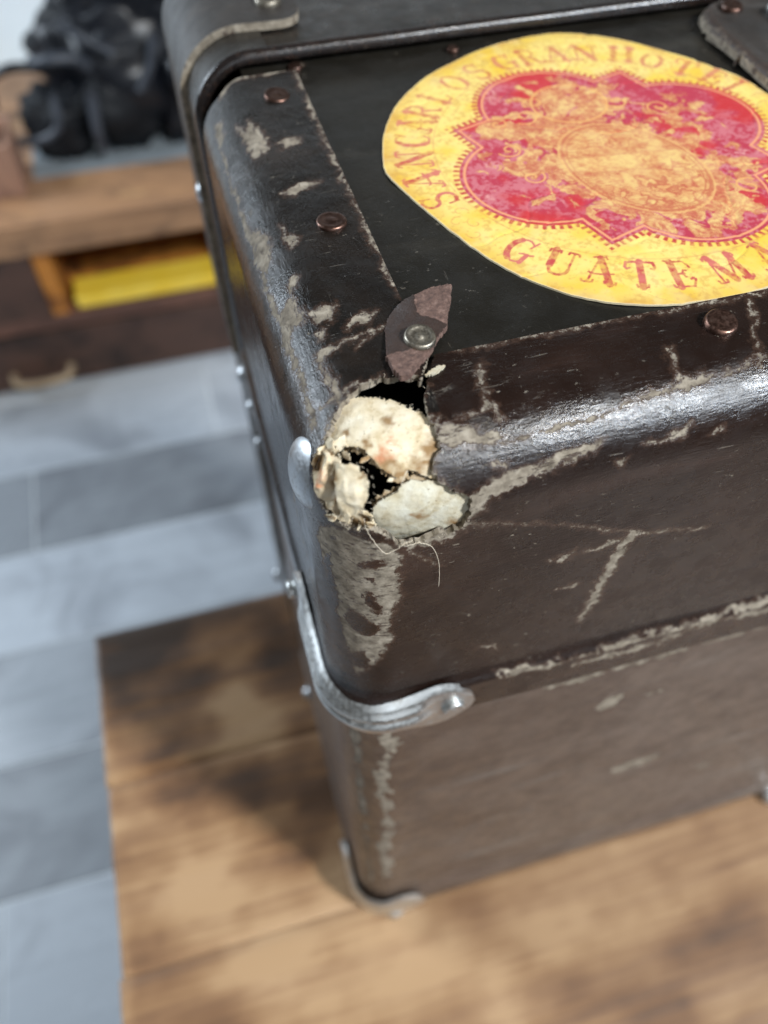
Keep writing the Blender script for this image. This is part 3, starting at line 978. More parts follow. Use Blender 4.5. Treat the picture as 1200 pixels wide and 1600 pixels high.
def board_piece(name, poly, off, step=0.21, thick=0.0011, seed=0, stains=(), reds=(), ragged=0.45, parent=ROOT, lump=0.25, soil_shade=0.0, fold=0.0, mat=None):
    q, sd, f = patch2d(poly, step, ragged, seed)
    o_mm = off(q) + lump * fbm(q / 2.2, 4, seed + 3) * 2 + 0.06 * fbm(q / 0.6, 3, seed + 4)
    o_mm = o_mm - fold * np.abs(fbm(q / 2.6, 2, seed + 8)) * 2.4
    P, N = surf(q, o_mm / 1000)
    qw = q + 1.6 * np.column_stack([fbm(q / 1.6, 4, seed + 70), fbm(q / 1.6, 4, seed + 71)])
    st = np.zeros(len(q))
    for (c, r_) in stains:
        st = np.maximum(st, 1.1 - np.hypot(*(qw - np.array(c)).T) / r_)
    rd = np.zeros(len(q))
    for (c, r_) in reds:
        rd = np.maximum(rd, 1.1 - np.hypot(*(qw - np.array(c)).T) / r_)
    st = np.clip(st + soil_shade + 0.35 * sstep(0.7, 0.0, sd) * (0.5 + fbm(q / 1.5, 3, seed + 6)), 0, 1)
    XV, XF, ids = rim_walls(P, N, f, thick)
    z = np.zeros(len(XV))
    return mesh_obj(name, np.vstack([P, XV]), [tuple(a) for a in f.tolist()] + XF, mat or M_BOARD, parent,
                    {'stain_shade': np.concatenate([np.clip(st, 0, 1), z + 0.2]), 'red': np.concatenate([np.clip(rd, 0, 1), z])})


def hump(q, c, s, h):
    return h * np.exp(-(((q[:, 0] - c[0]) / s[0]) ** 2 + ((q[:, 1] - c[1]) / s[1]) ** 2))


board_piece('fibreboard', CARD_A, lambda q: -1.25 + hump(q, (4, 8.5), (6, 5), 0.8) - 0.06 * np.maximum(0, q[:, 1] - 10.5) ** 2, seed=1, lump=0.06, ragged=0.25, thick=0.0006,
            stains=[((10.2, 9.0), 2.6), ((10.8, 6.4), 2.2), ((6.2, 4.9), 2.4), ((-3.2, 6.8), 1.5), ((8.3, 3.6), 1.8), ((1.5, 7), 1.3), ((2.5, 11), 1.4)],
            reds=[((4.6, 9.8), 1.0), ((4.8, 8.4), 1.3), ((5.0, 6.0), 2.2), ((4.3, 7.0), 1.3)])
# a second, browner layer split off behind it
board_piece('fibreboard', [(a_ * 1.0 + 0.3, b_ - 1.2) for a_, b_ in CARD_A], lambda q: -2.6 + hump(q, (4, 8), (8, 5), 0.8), seed=4, lump=0.3, ragged=0.9, thick=0.0005, soil_shade=0.55)
board_piece('fibreboard', CARD_B, lambda q: -1.25 + hump(q, (12, 0.5), (5, 4), 0.5) - 0.030 * np.maximum(0, -(q[:, 1] + 2.0)) ** 2, seed=11, lump=0.06, ragged=0.25, mat=M_BOARD_GREY, thick=0.0006, soil_shade=0.12,
            stains=[((12.5, -3.2), 1.2), ((17.5, -5), 1.6)])
board_piece('fibreboard', [(a_ - 0.5, b_ + 0.7) for a_, b_ in CARD_B], lambda q: -2.7 + hump(q, (12, 0.0), (7, 5), 0.6) - 0.035 * np.maximum(0, -(q[:, 1] + 2.0)) ** 2, seed=14, lump=0.2, ragged=0.8,
            thick=0.0005, soil_shade=0.6)
# crumpled left lump and its folded flap
board_piece('torn_flap', FLAPS['C1'], lambda q: 0.2 + hump(q, (-3.8, -0.6), (2.2, 5.5), 2.2) - hump(q, (-0.2, -1.5), (0.9, 5), 1.9), seed=21, lump=0.25, fold=1.3, soil_shade=0.30, thick=0.0008,  # browned overall for its side-lit tone as well as stain
            stains=[((-0.4, -0.6), 2.0), ((0.6, -3.4), 2.0), ((-4.5, 1), 1.8), ((1.4, -5.5), 1.8)], reds=[((-3.0, 0.6), 2.0), ((-3.8, -1.2), 1.6), ((0.2, -3), 1.6)])
board_piece('torn_flap', FLAPS['C2'], lambda q: 3.0 + 0.16 * q[:, 0] - 0.03 * q[:, 1] ** 2 - 2.3 * sstep(0.6, -1.9, q[:, 0] + 0.33 * q[:, 1]), seed=31, lump=0.06, thick=0.0004, fold=0.5,
            stains=[((4.2, 3.2), 0.8), ((-1.0, 1.6), 1.4)])
board_piece('torn_flap', FLAPS['C3'], lambda q: 1.0 + 0.5 * (q[:, 0] + 4), seed=41, lump=0.3, fold=0.8, thick=0.0005, soil_shade=0.15, stains=[((-4, 3.8), 1.2)])
board_piece('torn_flap', FLAPS['C4'], lambda q: 1.0 - 0.6 * (q[:, 1] - 5), seed=51, lump=0.2, fold=0.6, thick=0.0005)
board_piece('torn_flap', FLAPS['C5'], lambda q: 0.6 + 0.7 * (q[:, 1] - 4), seed=61, lump=0.2, fold=0.6, thick=0.0004, soil_shade=0.3)
board_piece('torn_flap', FLAPS['C6'], lambda q: 0.2 + 0.30 * (q[:, 1] + 6), seed=71, lump=0.4, fold=1.0, thick=0.0006, soil_shade=0.15, stains=[((5, -6), 1.8), ((2.5, -7.4), 2.0)])
board_piece('torn_flap', FLAPS['C7'], lambda q: 3.6 + 0.3 * (q[:, 1] + 4), seed=81, lump=0.1, thick=0.0003)
for k, (ca, cb, ra) in enumerate(((-5.3, 3.6, 0.9), (-3.6, 4.7, 0.8), (-1.2, 5.0, 0.7), (-0.4, -7.2, 0.9), (4.6, -7.3, 0.8), (6.6, -5.6, 0.6), (7.6, 3.2, 0.6), (2.6, 5.2, 0.7))):
    pl = [(ca + ra * rng.uniform(0.5, 1.2) * math.cos(t), cb + ra * rng.uniform(0.5, 1.2) * math.sin(t)) for t in np.arange(0, 6.28, 0.7)]
    tilt = rng.normal(size=2) * 0.8
    board_piece('torn_flap', pl, lambda q, tilt=tilt, ca=ca, cb=cb: 0.7 + (q - np.array([ca, cb])) @ tilt, step=0.2, seed=200 + k, lump=0.4, thick=0.0004, ragged=0.2, stains=[((ca, cb), 1.2)] if k % 2 else ())

# loose threads
for nm, pts, lift in (('loose_thread', THREAD_A, 0.7), ('loose_thread', THREAD_B, 0.8), ('loose_thread', THREAD_C, 1.6)):
    P, N = surf(smooth_path(pts, 8), lift / 1000)
    P = P + 0.0002 * rng.normal(size=(len(P), 1)) * N * 0.4
    V, Fx = tube(P, 0.00006, 6)
    mesh_obj(nm, V, Fx, M_THREAD, ROOT)

# short torn fibres on every border of the tear: too fine to count
fv, ff = [], []
edge_pts = []
for poly, o_mm in ((HOLE, 0.0), (CARD_A, -1.2), (CARD_B, -1.2), (FLAPS['C1'], 0.6), (FLAPS['C2'], 2.0), (FLAPS['C6'], 0.4)):
    Pp = np.array(list(poly) + [poly[0]], float)
    for a_, b_ in zip(Pp[:-1], Pp[1:]):
        n = max(1, int(np.hypot(*(b_ - a_)) / (0.9 if poly is HOLE else 0.75)))
        for t in rng.random(n):
            edge_pts.append((a_ + t * (b_ - a_), o_mm, poly is HOLE))
rng.shuffle(edge_pts)
Q0 = np.array([e[0] for e in edge_pts])
O0 = np.array([e[1] for e in edge_pts])
P0, N0 = surf(Q0, O0 / 1000)
for k in range(len(Q0)):
    Ln = rng.uniform(0.0002, 0.0008) * (1.5 if rng.random() < 0.1 else 1)
    d1 = rng.normal(size=3) * 0.8 + N0[k] * 0.5
    d1 /= np.linalg.norm(d1)
    d2 = d1 + rng.normal(size=3) * 0.7
    d2 /= np.linalg.norm(d2)
    path = [P0[k] - d1 * 0.0002, P0[k] + d1 * Ln * 0.5, P0[k] + (d1 + d2) * Ln * 0.5]
    V, Fx = tube(path, [0.00004, 0.000035, 0.00002], 3)
    b0 = len(fv)
    fv += [tuple(v) for v in V]
    ff += [tuple(i + b0 for i in f_) for f_ in Fx]
fz = mesh_obj('torn_fibre', fv, ff, M_THREAD, ROOT)
fz['kind'] = 'stuff'

# ------------------------------------------------------------------ rivets and the scrap of the lost corner cap


def rivet(name, c, n, r, mat, h=0.0007, parent=ROOT, cup=0.35):
    prof = [(r, -0.0008), (r, h * 0.35), (r * 0.96, h * 0.75), (r * 0.86, h), (r * 0.70, h * (1 - cup * 0.3)), (r * 0.45, h * (1 - cup * 0.5)),
            (r * 0.25, h * (1 - cup * 0.2)), (r * 0.10, h * 1.02)]
    V, Fx = revolve(prof, c, n)
    return mesh_obj(name, V, Fx, mat, parent)


rivet('rivet', (0.0298, 0.2060, Z0), (0.1, -0.1, 1), 0.0033, M_RIVET)
rivet('rivet', (0.0302, 0.1487, Z0 + 0.0001), (0.04, 0, 1), 0.0033, M_RIVET)
rivet('rivet', (0.0928, 0.0966, Z0 - 0.0001), (0, -0.18, 1), 0.0032, M_RIVET, 0.0014, cup=0.1)
rivet('rivet', (0.0379, 0.2229, Z0 - 0.0014), (0, 0, 1), 0.0020, M_RIVET)
rivet('rivet', (0.0820, 0.2208, Z0 - 0.0014), (0, 0, 1), 0.0017, M_RIVET)

SCRAP = [(32.9, 115.2), (34.6, 117.2), (36.3, 118.2), (39.9, 119.0), (43, 118.8), (46.7, 118.1), (45.6, 115.2), (44.0, 112.0), (43.0, 109.0),
         (40.3, 106.5), (38.4, 104.2), (36.5, 102.2), (34.4, 100.4), (32.3, 98.3), (30.4, 98.0), (29.7, 100.8), (29.6, 104), (30.3, 106.7), (31.0, 110), (31.6, 112.5)]
q, sd, f = patch2d(SCRAP, 0.28, 0.22, 5)
u = (q - np.array([37, 107.5]))
hz = 1.2 + 0.022 * np.maximum(0, u @ np.array([0.64, 0.77])) ** 2 * 0.55 + 0.004 * np.maximum(0, -(u @ np.array([0.64, 0.77]))) ** 2 - 0.02 * (u @ np.array([0.77, -0.64])) ** 2
hz += 0.25 * fbm(q / 2.5, 3, 15)
pe = np.maximum(poly_sd(q + 0.5 * np.column_stack([fbm(q / 1.2, 3, 25), fbm(q / 1.2, 3, 26)]), [(39.5, 119.6), (38.4, 115.0), (39.2, 112.6), (42, 110.6), (43.6, 108), (49, 118), (46, 121)]),
                poly_sd(q + 0.5 * np.column_stack([fbm(q / 1.2, 3, 27), fbm(q / 1.2, 3, 28)]), [(27, 104.6), (33, 104.8), (39, 105.6), (38, 101), (33, 96), (27, 96)]))
hz -= 0.25 * sstep(-0.1, 0.2, pe) + 0.0
hz += 0.18 * sstep(0, 0.4, pe) * fbm(q / 0.5, 3, 35)
SV = np.column_stack([q / 1000, Z0 + 0.0002 + hz / 1000])
SN = np.tile(np.array([0, 0, 1.0]), (len(SV), 1))
XV, XF, ids = rim_walls(SV, SN, f, 0.0013)
ms, nt, N_, L_, bs = new_mat('scrap_hide')
pa = attr(nt, 'peel').outputs['Fac']
v_ = coords(nt)
sk = mix(nt, noise(nt, v_, 500, 5, 0.65), (0.018, 0.011, 0.009), (0.055, 0.033, 0.025))
su = ramp(nt, noise(nt, v_, 900, 5, 0.7), [(0.3, (0.05, 0.028, 0.022)), (0.55, (0.13, 0.075, 0.058)), (0.78, (0.26, 0.17, 0.135))])
pf = maprange(nt, mathn(nt, 'ADD', pa, mathn(nt, 'MULTIPLY', mathn(nt, 'SUBTRACT', noise(nt, v_, 1500, 4), 0.5), 0.7)), -0.05, 0.1)
L_.new(mix(nt, pf, sk, su), bs.inputs['Base Color'])
L_.new(maprange(nt, pf, 0, 1, 0.45, 0.9, False), bs.inputs['Roughness'])
L_.new(bump(nt, noise(nt, v_, 1600, 5, 0.7), 0.7, 0.0003), bs.inputs['Normal'])
sc = mesh_obj('leather_scrap', np.vstack([SV, XV]), [tuple(a) for a in f.tolist()] + XF, ms, ROOT, {'peel': np.concatenate([pe, np.full(len(XV), 1.0)])})
sc['label'] = 'torn reddish brown scrap of a lost corner cap under a rivet'
rivet('rivet', (0.0368, 0.1070, Z0 + 0.0012), (0.05, -0.12, 1), 0.0030, M_RIVET_G, 0.0012, sc, cup=0.9)
# pinch of grey felt beside it
board_piece('felt_shred', [(3.2, 19.0), (4.2, 19.2), (5.2, 20.2), (5.5, 21.2), (4.9, 21.6), (4.0, 20.9), (3.4, 20.2)], lambda q: 0.4 + 0 * q[:, 0], seed=91, thick=0.0004,
            ragged=0.4, soil_shade=0.25, mat=M_BOARD_GREY)

# domed stud on the left edge of the tear
dome = [(0.0070 * math.cos(t), 0.0030 * math.sin(t) - 0.0004) for t in np.linspace(0, math.pi / 2 - 0.05, 9)]
V, Fx = revolve(dome, (0.0117, 0.0925, 1.0880), (-0.93, -0.22, 0.30), 36)
o = mesh_obj('dome_stud', V, Fx, M_STUD, ROOT)
for (sx, sy, sz, r_) in ((0.0085, 0.226, 0.9905, 0.0042), (0.0085, 0.2215, 0.978, 0.0030), (0.0088, 0.2235, 0.955, 0.0028), (0.0070, 0.2630, 0.795, 0.0046), (0.0085, 0.2, 0.7605, 0.0045),
                         (0.0080, 0.252, 1.050, 0.0040)):
    prof = [(r_ * math.cos(t), r_ * 0.8 * math.sin(t) - 0.001) for t in np.linspace(0, math.pi / 2 - 0.05, 7)]
    V, Fx = revolve(prof, (sx, sy, sz), (-1, 0, 0.1), 18)
    mesh_obj('side_stud', V, Fx, M_STUD, ROOT)

# ------------------------------------------------------------------ lower body of the near half


def ring_path(inset, rad, ya, yb, n=8):
    """half outline from (XR, front) along the front, round the corner, along the left face to yb, corner on the right too"""
    x0, y0, x1 = X0 + inset, Y0 + inset, XR - inset
    pts = [(x1, yb)]
    for t in np.linspace(0, math.pi / 2, n):
        pts.append((x1 - rad + rad * math.cos(t), y0 + rad - rad * math.sin(t)))
    for x in np.linspace(x1 - rad, x0 + rad, 150)[1:-1]:
        pts.append((x, y0))
    for t in np.linspace(0, math.pi / 2, 26):
        pts.append((x0 + rad - rad * math.sin(t), y0 + rad - rad * math.cos(t)))
    for y in np.linspace(y0 + rad, yb, 40)[1:]:
        pts.append((x0, y))
    return np.array(pts)


path = ring_path(0.0014, 0.014, Y0, 0.224)
zz = np.concatenate([[TABLE_Z + 0.0035, TABLE_Z + 0.0045], np.linspace(TABLE_Z + 0.006, Z_SEAM + 0.004, 110)])
tang = np.gradient(path, axis=0)
tang /= np.linalg.norm(tang, axis=1)[:, None]
nrm2 = np.column_stack([-tang[:, 1], tang[:, 0]])
nrm2 *= np.sign((nrm2 * (path - np.array([0.24, 0.25]))).sum(1))[:, None]
LV = []
for z in zz:
    bulge = 0.0016 * sstep(TABLE_Z + 0.004, TABLE_Z + 0.006, z) * (1 - sstep(TABLE_Z + 0.021, TABLE_Z + 0.024, z))
    LV.append(np.column_stack([path + nrm2 * bulge, np.full(len(path), z)]))
LV = np.vstack(LV)
LV[:, :2] += (0.0004 * fbm(LV * 35, 3, 55))[:, None] * np.tile(nrm2, (len(zz), 1))
npth = len(path)
LF = []
for i in range(len(zz) - 1):
    for j in range(npth - 1):
        LF.append((i * npth + j, (i + 1) * npth + j, (i + 1) * npth + j + 1, i * npth + j + 1))
lq = to_iso(LV)
lw = wear_field(lq, LOW, LOW_LINES, 0.9, 31)
mesh_obj('lower_body', LV, LF, M_LOW, ROOT, {'wear': lw, 'rub': np.clip(0.15 + 0.6 * fbm(LV * 25, 3, 5), 0, 1)})
box('bottom', (X0 + 0.004, Y0 + 0.004, TABLE_Z + 0.0025), (XR - 0.004, 0.306, TABLE_Z + 0.008), M_DARK, ROOT)
# right end of the cap, out of the picture: closes the box
box('end_panel', (XR - 0.021, Y0 + 0.004, Z_SEAM), (XR - 0.004, 0.226, Z0 - 0.004), M_FAR, ROOT, 0.003)

# ------------------------------------------------------------------ metal corner brackets


def bracket(name, zc, right_len, left_len, hh, off, mat, ridges=True, zfun=None):
    R_ = RAD + off
    ns, ntt = 130, 26
    arc = R_ * math.pi / 2
    s = np.linspace(-left_len - arc / 2, right_len + arc / 2, ns)
    V = []
    for si in s:
        end_r = right_len + arc / 2 - si
        end_l = si + left_len + arc / 2
        e = min(end_r, end_l)
        big = hh * (0.86 + 0.30 * math.exp(-((e - 0.009) / 0.008) ** 2))
        rr_ = big
        h_ = big if e > rr_ * 0.999 else math.sqrt(max(0.0, rr_ * rr_ - (rr_ - e) ** 2))
        if si > arc / 2:
            px, py, nx, ny = X0 + RAD + (si - arc / 2), Y0 - off, 0.0, -1.0
        elif si < -arc / 2:
            px, py, nx, ny = X0 - off, Y0 + RAD + (-si - arc / 2), -1.0, 0.0
        else:
            t = (si + arc / 2) / arc * math.pi / 2
            nx, ny = -math.cos(t), -math.sin(t)
            px, py = X0 + RAD + R_ * nx, Y0 + RAD + R_ * ny
        fade = sstep(0.010, 0.017, np.array([e]))[0] if ridges else 0
        for k in range(ntt):
            t = -1 + 2 * k / (ntt - 1)
            z = zc + t * h_
            edge = -0.0016 * sstep(0.80, 1.0, np.array([abs(t)]))[0]
            rd = 0.0018 * (math.exp(-((t - 0.48) / 0.20) ** 2) + 0.95 * math.exp(-((t + 0.12) / 0.20) ** 2)) * fade if ridges else 0.0008 * (1 - t * t)
            dd = 0.0004 + edge + rd
            V.append((px + nx * dd, py + ny * dd, z))
    Fx = []
    for i in range(ns - 1):
        for k in range(ntt - 1):
            a_ = i * ntt + k
            Fx.append((a_, a_ + ntt, a_ + ntt + 1, a_ + 1))
    return mesh_obj(name, V, Fx, mat, ROOT)


br = bracket('corner_bracket', 1.0032, 0.0215, 0.034, 0.0102, 0.0018, M_STEEL)
br['label'] = 'ribbed shiny metal corner bracket round the middle seam'
rivet('bracket_rivet', (0.0395, Y0 - 0.0022, 1.0030), (0, -1, 0), 0.0031, M_STEEL, 0.0015, br, cup=0.1)
rivet('bracket_rivet', (X0 - 0.0033, 0.1220, 1.0030), (-1, 0, 0), 0.0027, M_STEEL, 0.0015, br, cup=0.1)
br2 = bracket('corner_bracket', TABLE_Z + 0.0165, 0.017, 0.022, 0.0142, 0.0020, M_STEEL, False)
br2['label'] = 'plain dull metal corner bracket at the bottom'
for fx, fy in ((0.026, 0.083), (0.244, 0.080), (0.44, 0.083), (0.03, 0.29), (0.44, 0.29)):
    prof = [(0.0062, 0.0), (0.0066, 0.0018), (0.0058, 0.0045), (0.0035, 0.0062), (0.001, 0.0066)]
    V, Fx = revolve(prof, (fx, fy - 0.003, TABLE_Z), (0, 0, 1), 20)
    mesh_obj('foot_stud', V, Fx, M_STEEL, ROOT)

# ------------------------------------------------------------------ far half: bead, shell, corner patch


def u_path(x0, x1, ztop, zbot, rad, m=14):
    pts = [(x0, zb) for zb in np.linspace(zbot, ztop - rad, 30)]
    for t in np.linspace(0, math.pi / 2, m)[1:]:
        pts.append((x0 + rad - rad * math.cos(t), ztop - rad + rad * math.sin(t)))
    for x in np.linspace(x0 + rad, x1 - rad, 90)[1:]:
        pts.append((x, ztop))
    for t in np.linspace(0, math.pi / 2, m)[1:]:
        pts.append((x1 - rad + rad * math.sin(t), ztop - rad + rad * math.cos(t)))
    for zb in np.linspace(ztop - rad, zbot, 30)[1:]:
        pts.append((x1, zb))
    return np.array(pts)


# dark joint behind the left strip
up = u_path(X0 + 0.0045, XR - 0.004, Z0 - 0.0045, TABLE_Z + 0.005, 0.012)
GV = np.vstack([np.column_stack([up[:, 0], np.full(len(up), y), up[:, 1]]) for y in (0.195, 0.2262)])
n = len(up)
mesh_obj('joint_strip', GV, [(i, i + 1, n + i + 1, n + i) for i in range(n - 1)], M_DARK, ROOT)
bp = u_path(X0 + 0.0012, XR - 0.0012, Z0 + 0.0012, Z_SEAM - 0.002, 0.0155)
bp3 = np.column_stack([bp[:, 0], BEAD_Y + 0.0003 * fbm(np.column_stack([bp * 60, bp[:, :1] * 0]), 2, 3), bp[:, 1]])
V, Fx = tube(bp3, 0.0020, 12)
mesh_obj('bead', V, Fx, M_BEAD, ROOT, {'wear': np.full(len(V), -1.0), 'rub': np.full(len(V), 0.5)})
fp = u_path(X0 + 0.0002, XR - 0.0002, Z0 + 0.0006, TABLE_Z + 0.004, 0.0165)
ysf = [BEAD_Y - 0.0005] + list(np.linspace(0.2285, 0.300, 40)) + [0.306]
FV = []
for k, y in enumerate(ysf):
    sh = 0.0 if k < len(ysf) - 1 else 0.006
    cx, cz = (X0 + XR) / 2, 0.92
    FV.append(np.column_stack([fp[:, 0] + np.sign(cx - fp[:, 0]) * sh, np.full(len(fp), y), fp[:, 1] - sh * (fp[:, 1] > 1.05)]))
FV = np.vstack(FV)
FV[:, 2] += np.where(FV[:, 2] > Z0 - 0.004, 0.0007 * fbm(FV * 38, 3, 66), 0)
nf = len(fp)
FF = [(i * nf + j, i * nf + j + 1, (i + 1) * nf + j + 1, (i + 1) * nf + j) for i in range(len(ysf) - 1) for j in range(nf - 1)]
FF.append(tuple((len(ysf) - 1) * nf + j for j in range(nf)))
mesh_obj('rear_half', FV, FF, M_FAR, ROOT, {'wear': np.full(len(FV), -1.0), 'rub': np.clip(0.25 + 0.6 * fbm(FV * 30, 3, 99), 0, 1)})


def wrap_piece(name, x_end, y_a, y_b, z_low, off, thick, mat, front_curve=None, corner=0.006, wear_edge=True):
    """hide wrapped over the far left top edge: s runs up the left face and over the top"""
    R_ = 0.0165 + off
    cx, cz = X0 + 0.0002 + 0.0165, Z0 + 0.0006 - 0.0165
    arc = R_ * math.pi / 2
    up_len = cz - z_low
    s_tot = up_len + arc + (x_end - cx)
    ns, nt_ = 150, 44
    V, N = [], []
    for i in range(ns):
        s = s_tot * i / (ns - 1)
        e = min(s, s_tot - s)
        cut = corner - math.sqrt(max(0, corner ** 2 - max(0, corner - e) ** 2)) if e < corner else 0
        ya = y_a + (front_curve(s / s_tot) if front_curve else 0) + cut
        for k in range(nt_):
            y = ya + (y_b - ya) * k / (nt_ - 1)
            if s < up_len:
                p, nn = (X0 + 0.0002 - off, y, z_low + s), (-1, 0, 0)
            elif s < up_len + arc:
                t = (s - up_len) / R_
                nn = (-math.cos(t), 0, math.sin(t))
                p = (cx + R_ * nn[0], y, cz + R_ * nn[2])
            else:
                p, nn = (cx + s - up_len - arc, y, Z0 + 0.0006 + off), (0, 0, 1)
            V.append(p)
            N.append(nn)
    V = np.array(V)
    N = np.array(N, float)
    a_ = (np.arange(ns - 1)[:, None] * nt_ + np.arange(nt_ - 1)[None]).ravel()
    Fq = np.column_stack([a_, a_ + nt_, a_ + nt_ + 1, a_ + 1])
    V = V + N * (0.0002 * fbm(V * 90, 3, 7))[:, None]
    XV_, XF_, ids_ = rim_walls(V, N, Fq, thick)
    w_ = np.full(len(V), -1.5)
    return mesh_obj(name, np.vstack([V, XV_]), [tuple(a) for a in Fq.tolist()] + [t[::-1] for t in XF_], mat, ROOT,
                    {'wear': np.concatenate([w_, np.full(len(XV_), 2.0)]), 'rub': np.full(len(V) + len(XV_), 0.55)})


wrap_piece('under_strip', 0.0318, 0.2290, 0.2920, 0.80, 0.0010, 0.0012, M_FAR, None, 0.0004)
wp = wrap_piece('corner_patch', 0.0445, 0.2405, 0.2915, 0.985, 0.0030, 0.0022, M_PATCH, lambda t: 0.0045 * math.sin(math.pi * t) ** 2 - 0.0, 0.007)
wp['label'] = 'grey brown leather corner patch with pale cut edge'
rivet('patch_rivet', (0.0368, 0.2525, Z0 + 0.0036), (0.0, -0.1, 1), 0.0037, M_RIVET_G, 0.0018, wp, cup=0.1)

# handle tab on the top panel, lapping over the sticker
TAB = [(152.0, 174), (151.6, 190), (151.9, 203), (152.6, 210), (154.6, 216), (159, 220.4), (166, 222.2), (176, 222.6), (205, 222.6), (205, 120), (176, 120), (166, 134), (156, 158)]
q, sd, f = patch2d(TAB, 0.8, 0.15, 15)
tz = Z0 + 0.0008 + 0.0019 * sstep(0, 1.8, sd) + 0.0006 * np.exp(-((sd - 6) / 2) ** 2) * -1 + 0.0001 * fbm(q / 5, 3, 3)
TV = np.column_stack([q / 1000, tz])
XV, XF, ids = rim_walls(TV, np.tile(np.array([0, 0, 1.0]), (len(TV), 1)), f, 0.0022)
tab = mesh_obj('handle_tab', np.vstack([TV, XV]), [tuple(a) for a in f.tolist()] + XF, M_PATCH, ROOT,
         {'wear': np.concatenate([np.clip(0.15 - sd * 0.35, -1.5, 0.1), np.full(len(XV), 0.5)]), 'rub': np.full(len(TV) + len(XV), 0.4)})
rivet('rivet', (0.1632, 0.2145, Z0 + 0.0026), (0.03, -0.1, 1), 0.0031, M_RIVET, 0.0012, tab)
V, Fx = tube(smooth_path([(0.1725, 0.2095, Z0 + 0.003), (0.1745, 0.203, Z0 + 0.0085), (0.1745, 0.193, Z0 + 0.0088), (0.1725, 0.1865, Z0 + 0.003)], 8), 0.0017, 10)
mesh_obj('handle_loop', V, Fx, M_STEEL, ROOT)

# ------------------------------------------------------------------ the printed hotel sticker
SO = [(48.9, 174.9), (50.6, 180.6), (53.0, 186.0), (57.6, 194.2), (63.6, 201.4), (70.2, 207.4), (77.6, 212.1), (85.2, 216.3), (93.2, 219.4), (102.5, 221.6), (111.4, 222.0), (119.2, 219.5),
      (125.9, 215.3), (131.2, 210.6), (135.0, 206.0), (139.2, 201), (142.8, 196.0), (146.5, 190), (149.4, 184.1), (151.6, 174.2), (152.0, 164), (151, 152), (147, 139), (141, 127), (133, 116), (122, 109),
      (108.2, 104.9), (94.0, 104.7), (82.7, 106.7), (72.8, 111.6), (65.1, 119.0), (59.1, 128.3), (53.9, 141.4), (49.6, 155.2), (47.0, 165.5)]
_so = np.array(SO)
SO = [tuple(p) for p in smooth_path(np.vstack([_so, _so[:1]]), 3)[:-1]]
PC = np.array([103.0, 161.5])
UP = math.radians(108.0)
step = 0.23
A = np.arange(46.0, 153.5, step)
B = np.arange(103.5, 223.5, step)
q = np.stack(np.meshgrid(A, B, indexing='ij'), -1).reshape(-1, 2)
sd = poly_sd(q, SO) + 0.12 * fbm(q / 3.0, 3, 2)
nb = len(B)
ii, jj = np.meshgrid(np.arange(len(A) - 1), np.arange(nb - 1), indexing='ij')
a = (ii * nb + jj).ravel()
f = np.column_stack([a, a + nb, a + nb + 1, a + 1])
f = f[sd[f].max(1) > 0]
q, (sd,), f = compact(q, [sd], f)
# snap the border to the cut line
eps = 0.05
gx = (poly_sd(q + [eps, 0], SO) - poly_sd(q - [eps, 0], SO)) / (2 * eps)
gy = (poly_sd(q + [0, eps], SO) - poly_sd(q - [0, eps], SO)) / (2 * eps)
mv = np.where(sd < 0, -sd, 0)
q = q + np.column_stack([gx, gy]) * mv[:, None]
sd = np.maximum(sd, 0)
rel = q - PC
u = rel[:, 0] * math.sin(UP) - rel[:, 1] * math.cos(UP)
v = rel[:, 0] * math.cos(UP) + rel[:, 1] * math.sin(UP)
uv = np.column_stack([u, v])
aa = 0.14


def ink(d, soft=aa):
    return sstep(-soft, soft, d)


# --- lettering: strokes of a curly tuscan face, (points, half width) in units of the letter height
TH, HN = 0.10, 0.034


def arc(cx, cy, rx, ry, a0, a1, n=14):
    return [(cx + rx * math.cos(math.radians(t)), cy + ry * math.sin(math.radians(t))) for t in np.linspace(a0, a1, n)]


def foot(x, y, s=1, w=0.15):
    return ([(x - w, y + 0.10 * s), (x - w * 0.9, y + 0.02 * s), (x - w * 0.35, y), (x, y + 0.05 * s), (x + w * 0.35, y), (x + w * 0.9, y + 0.02 * s), (x + w, y + 0.10 * s)], HN)


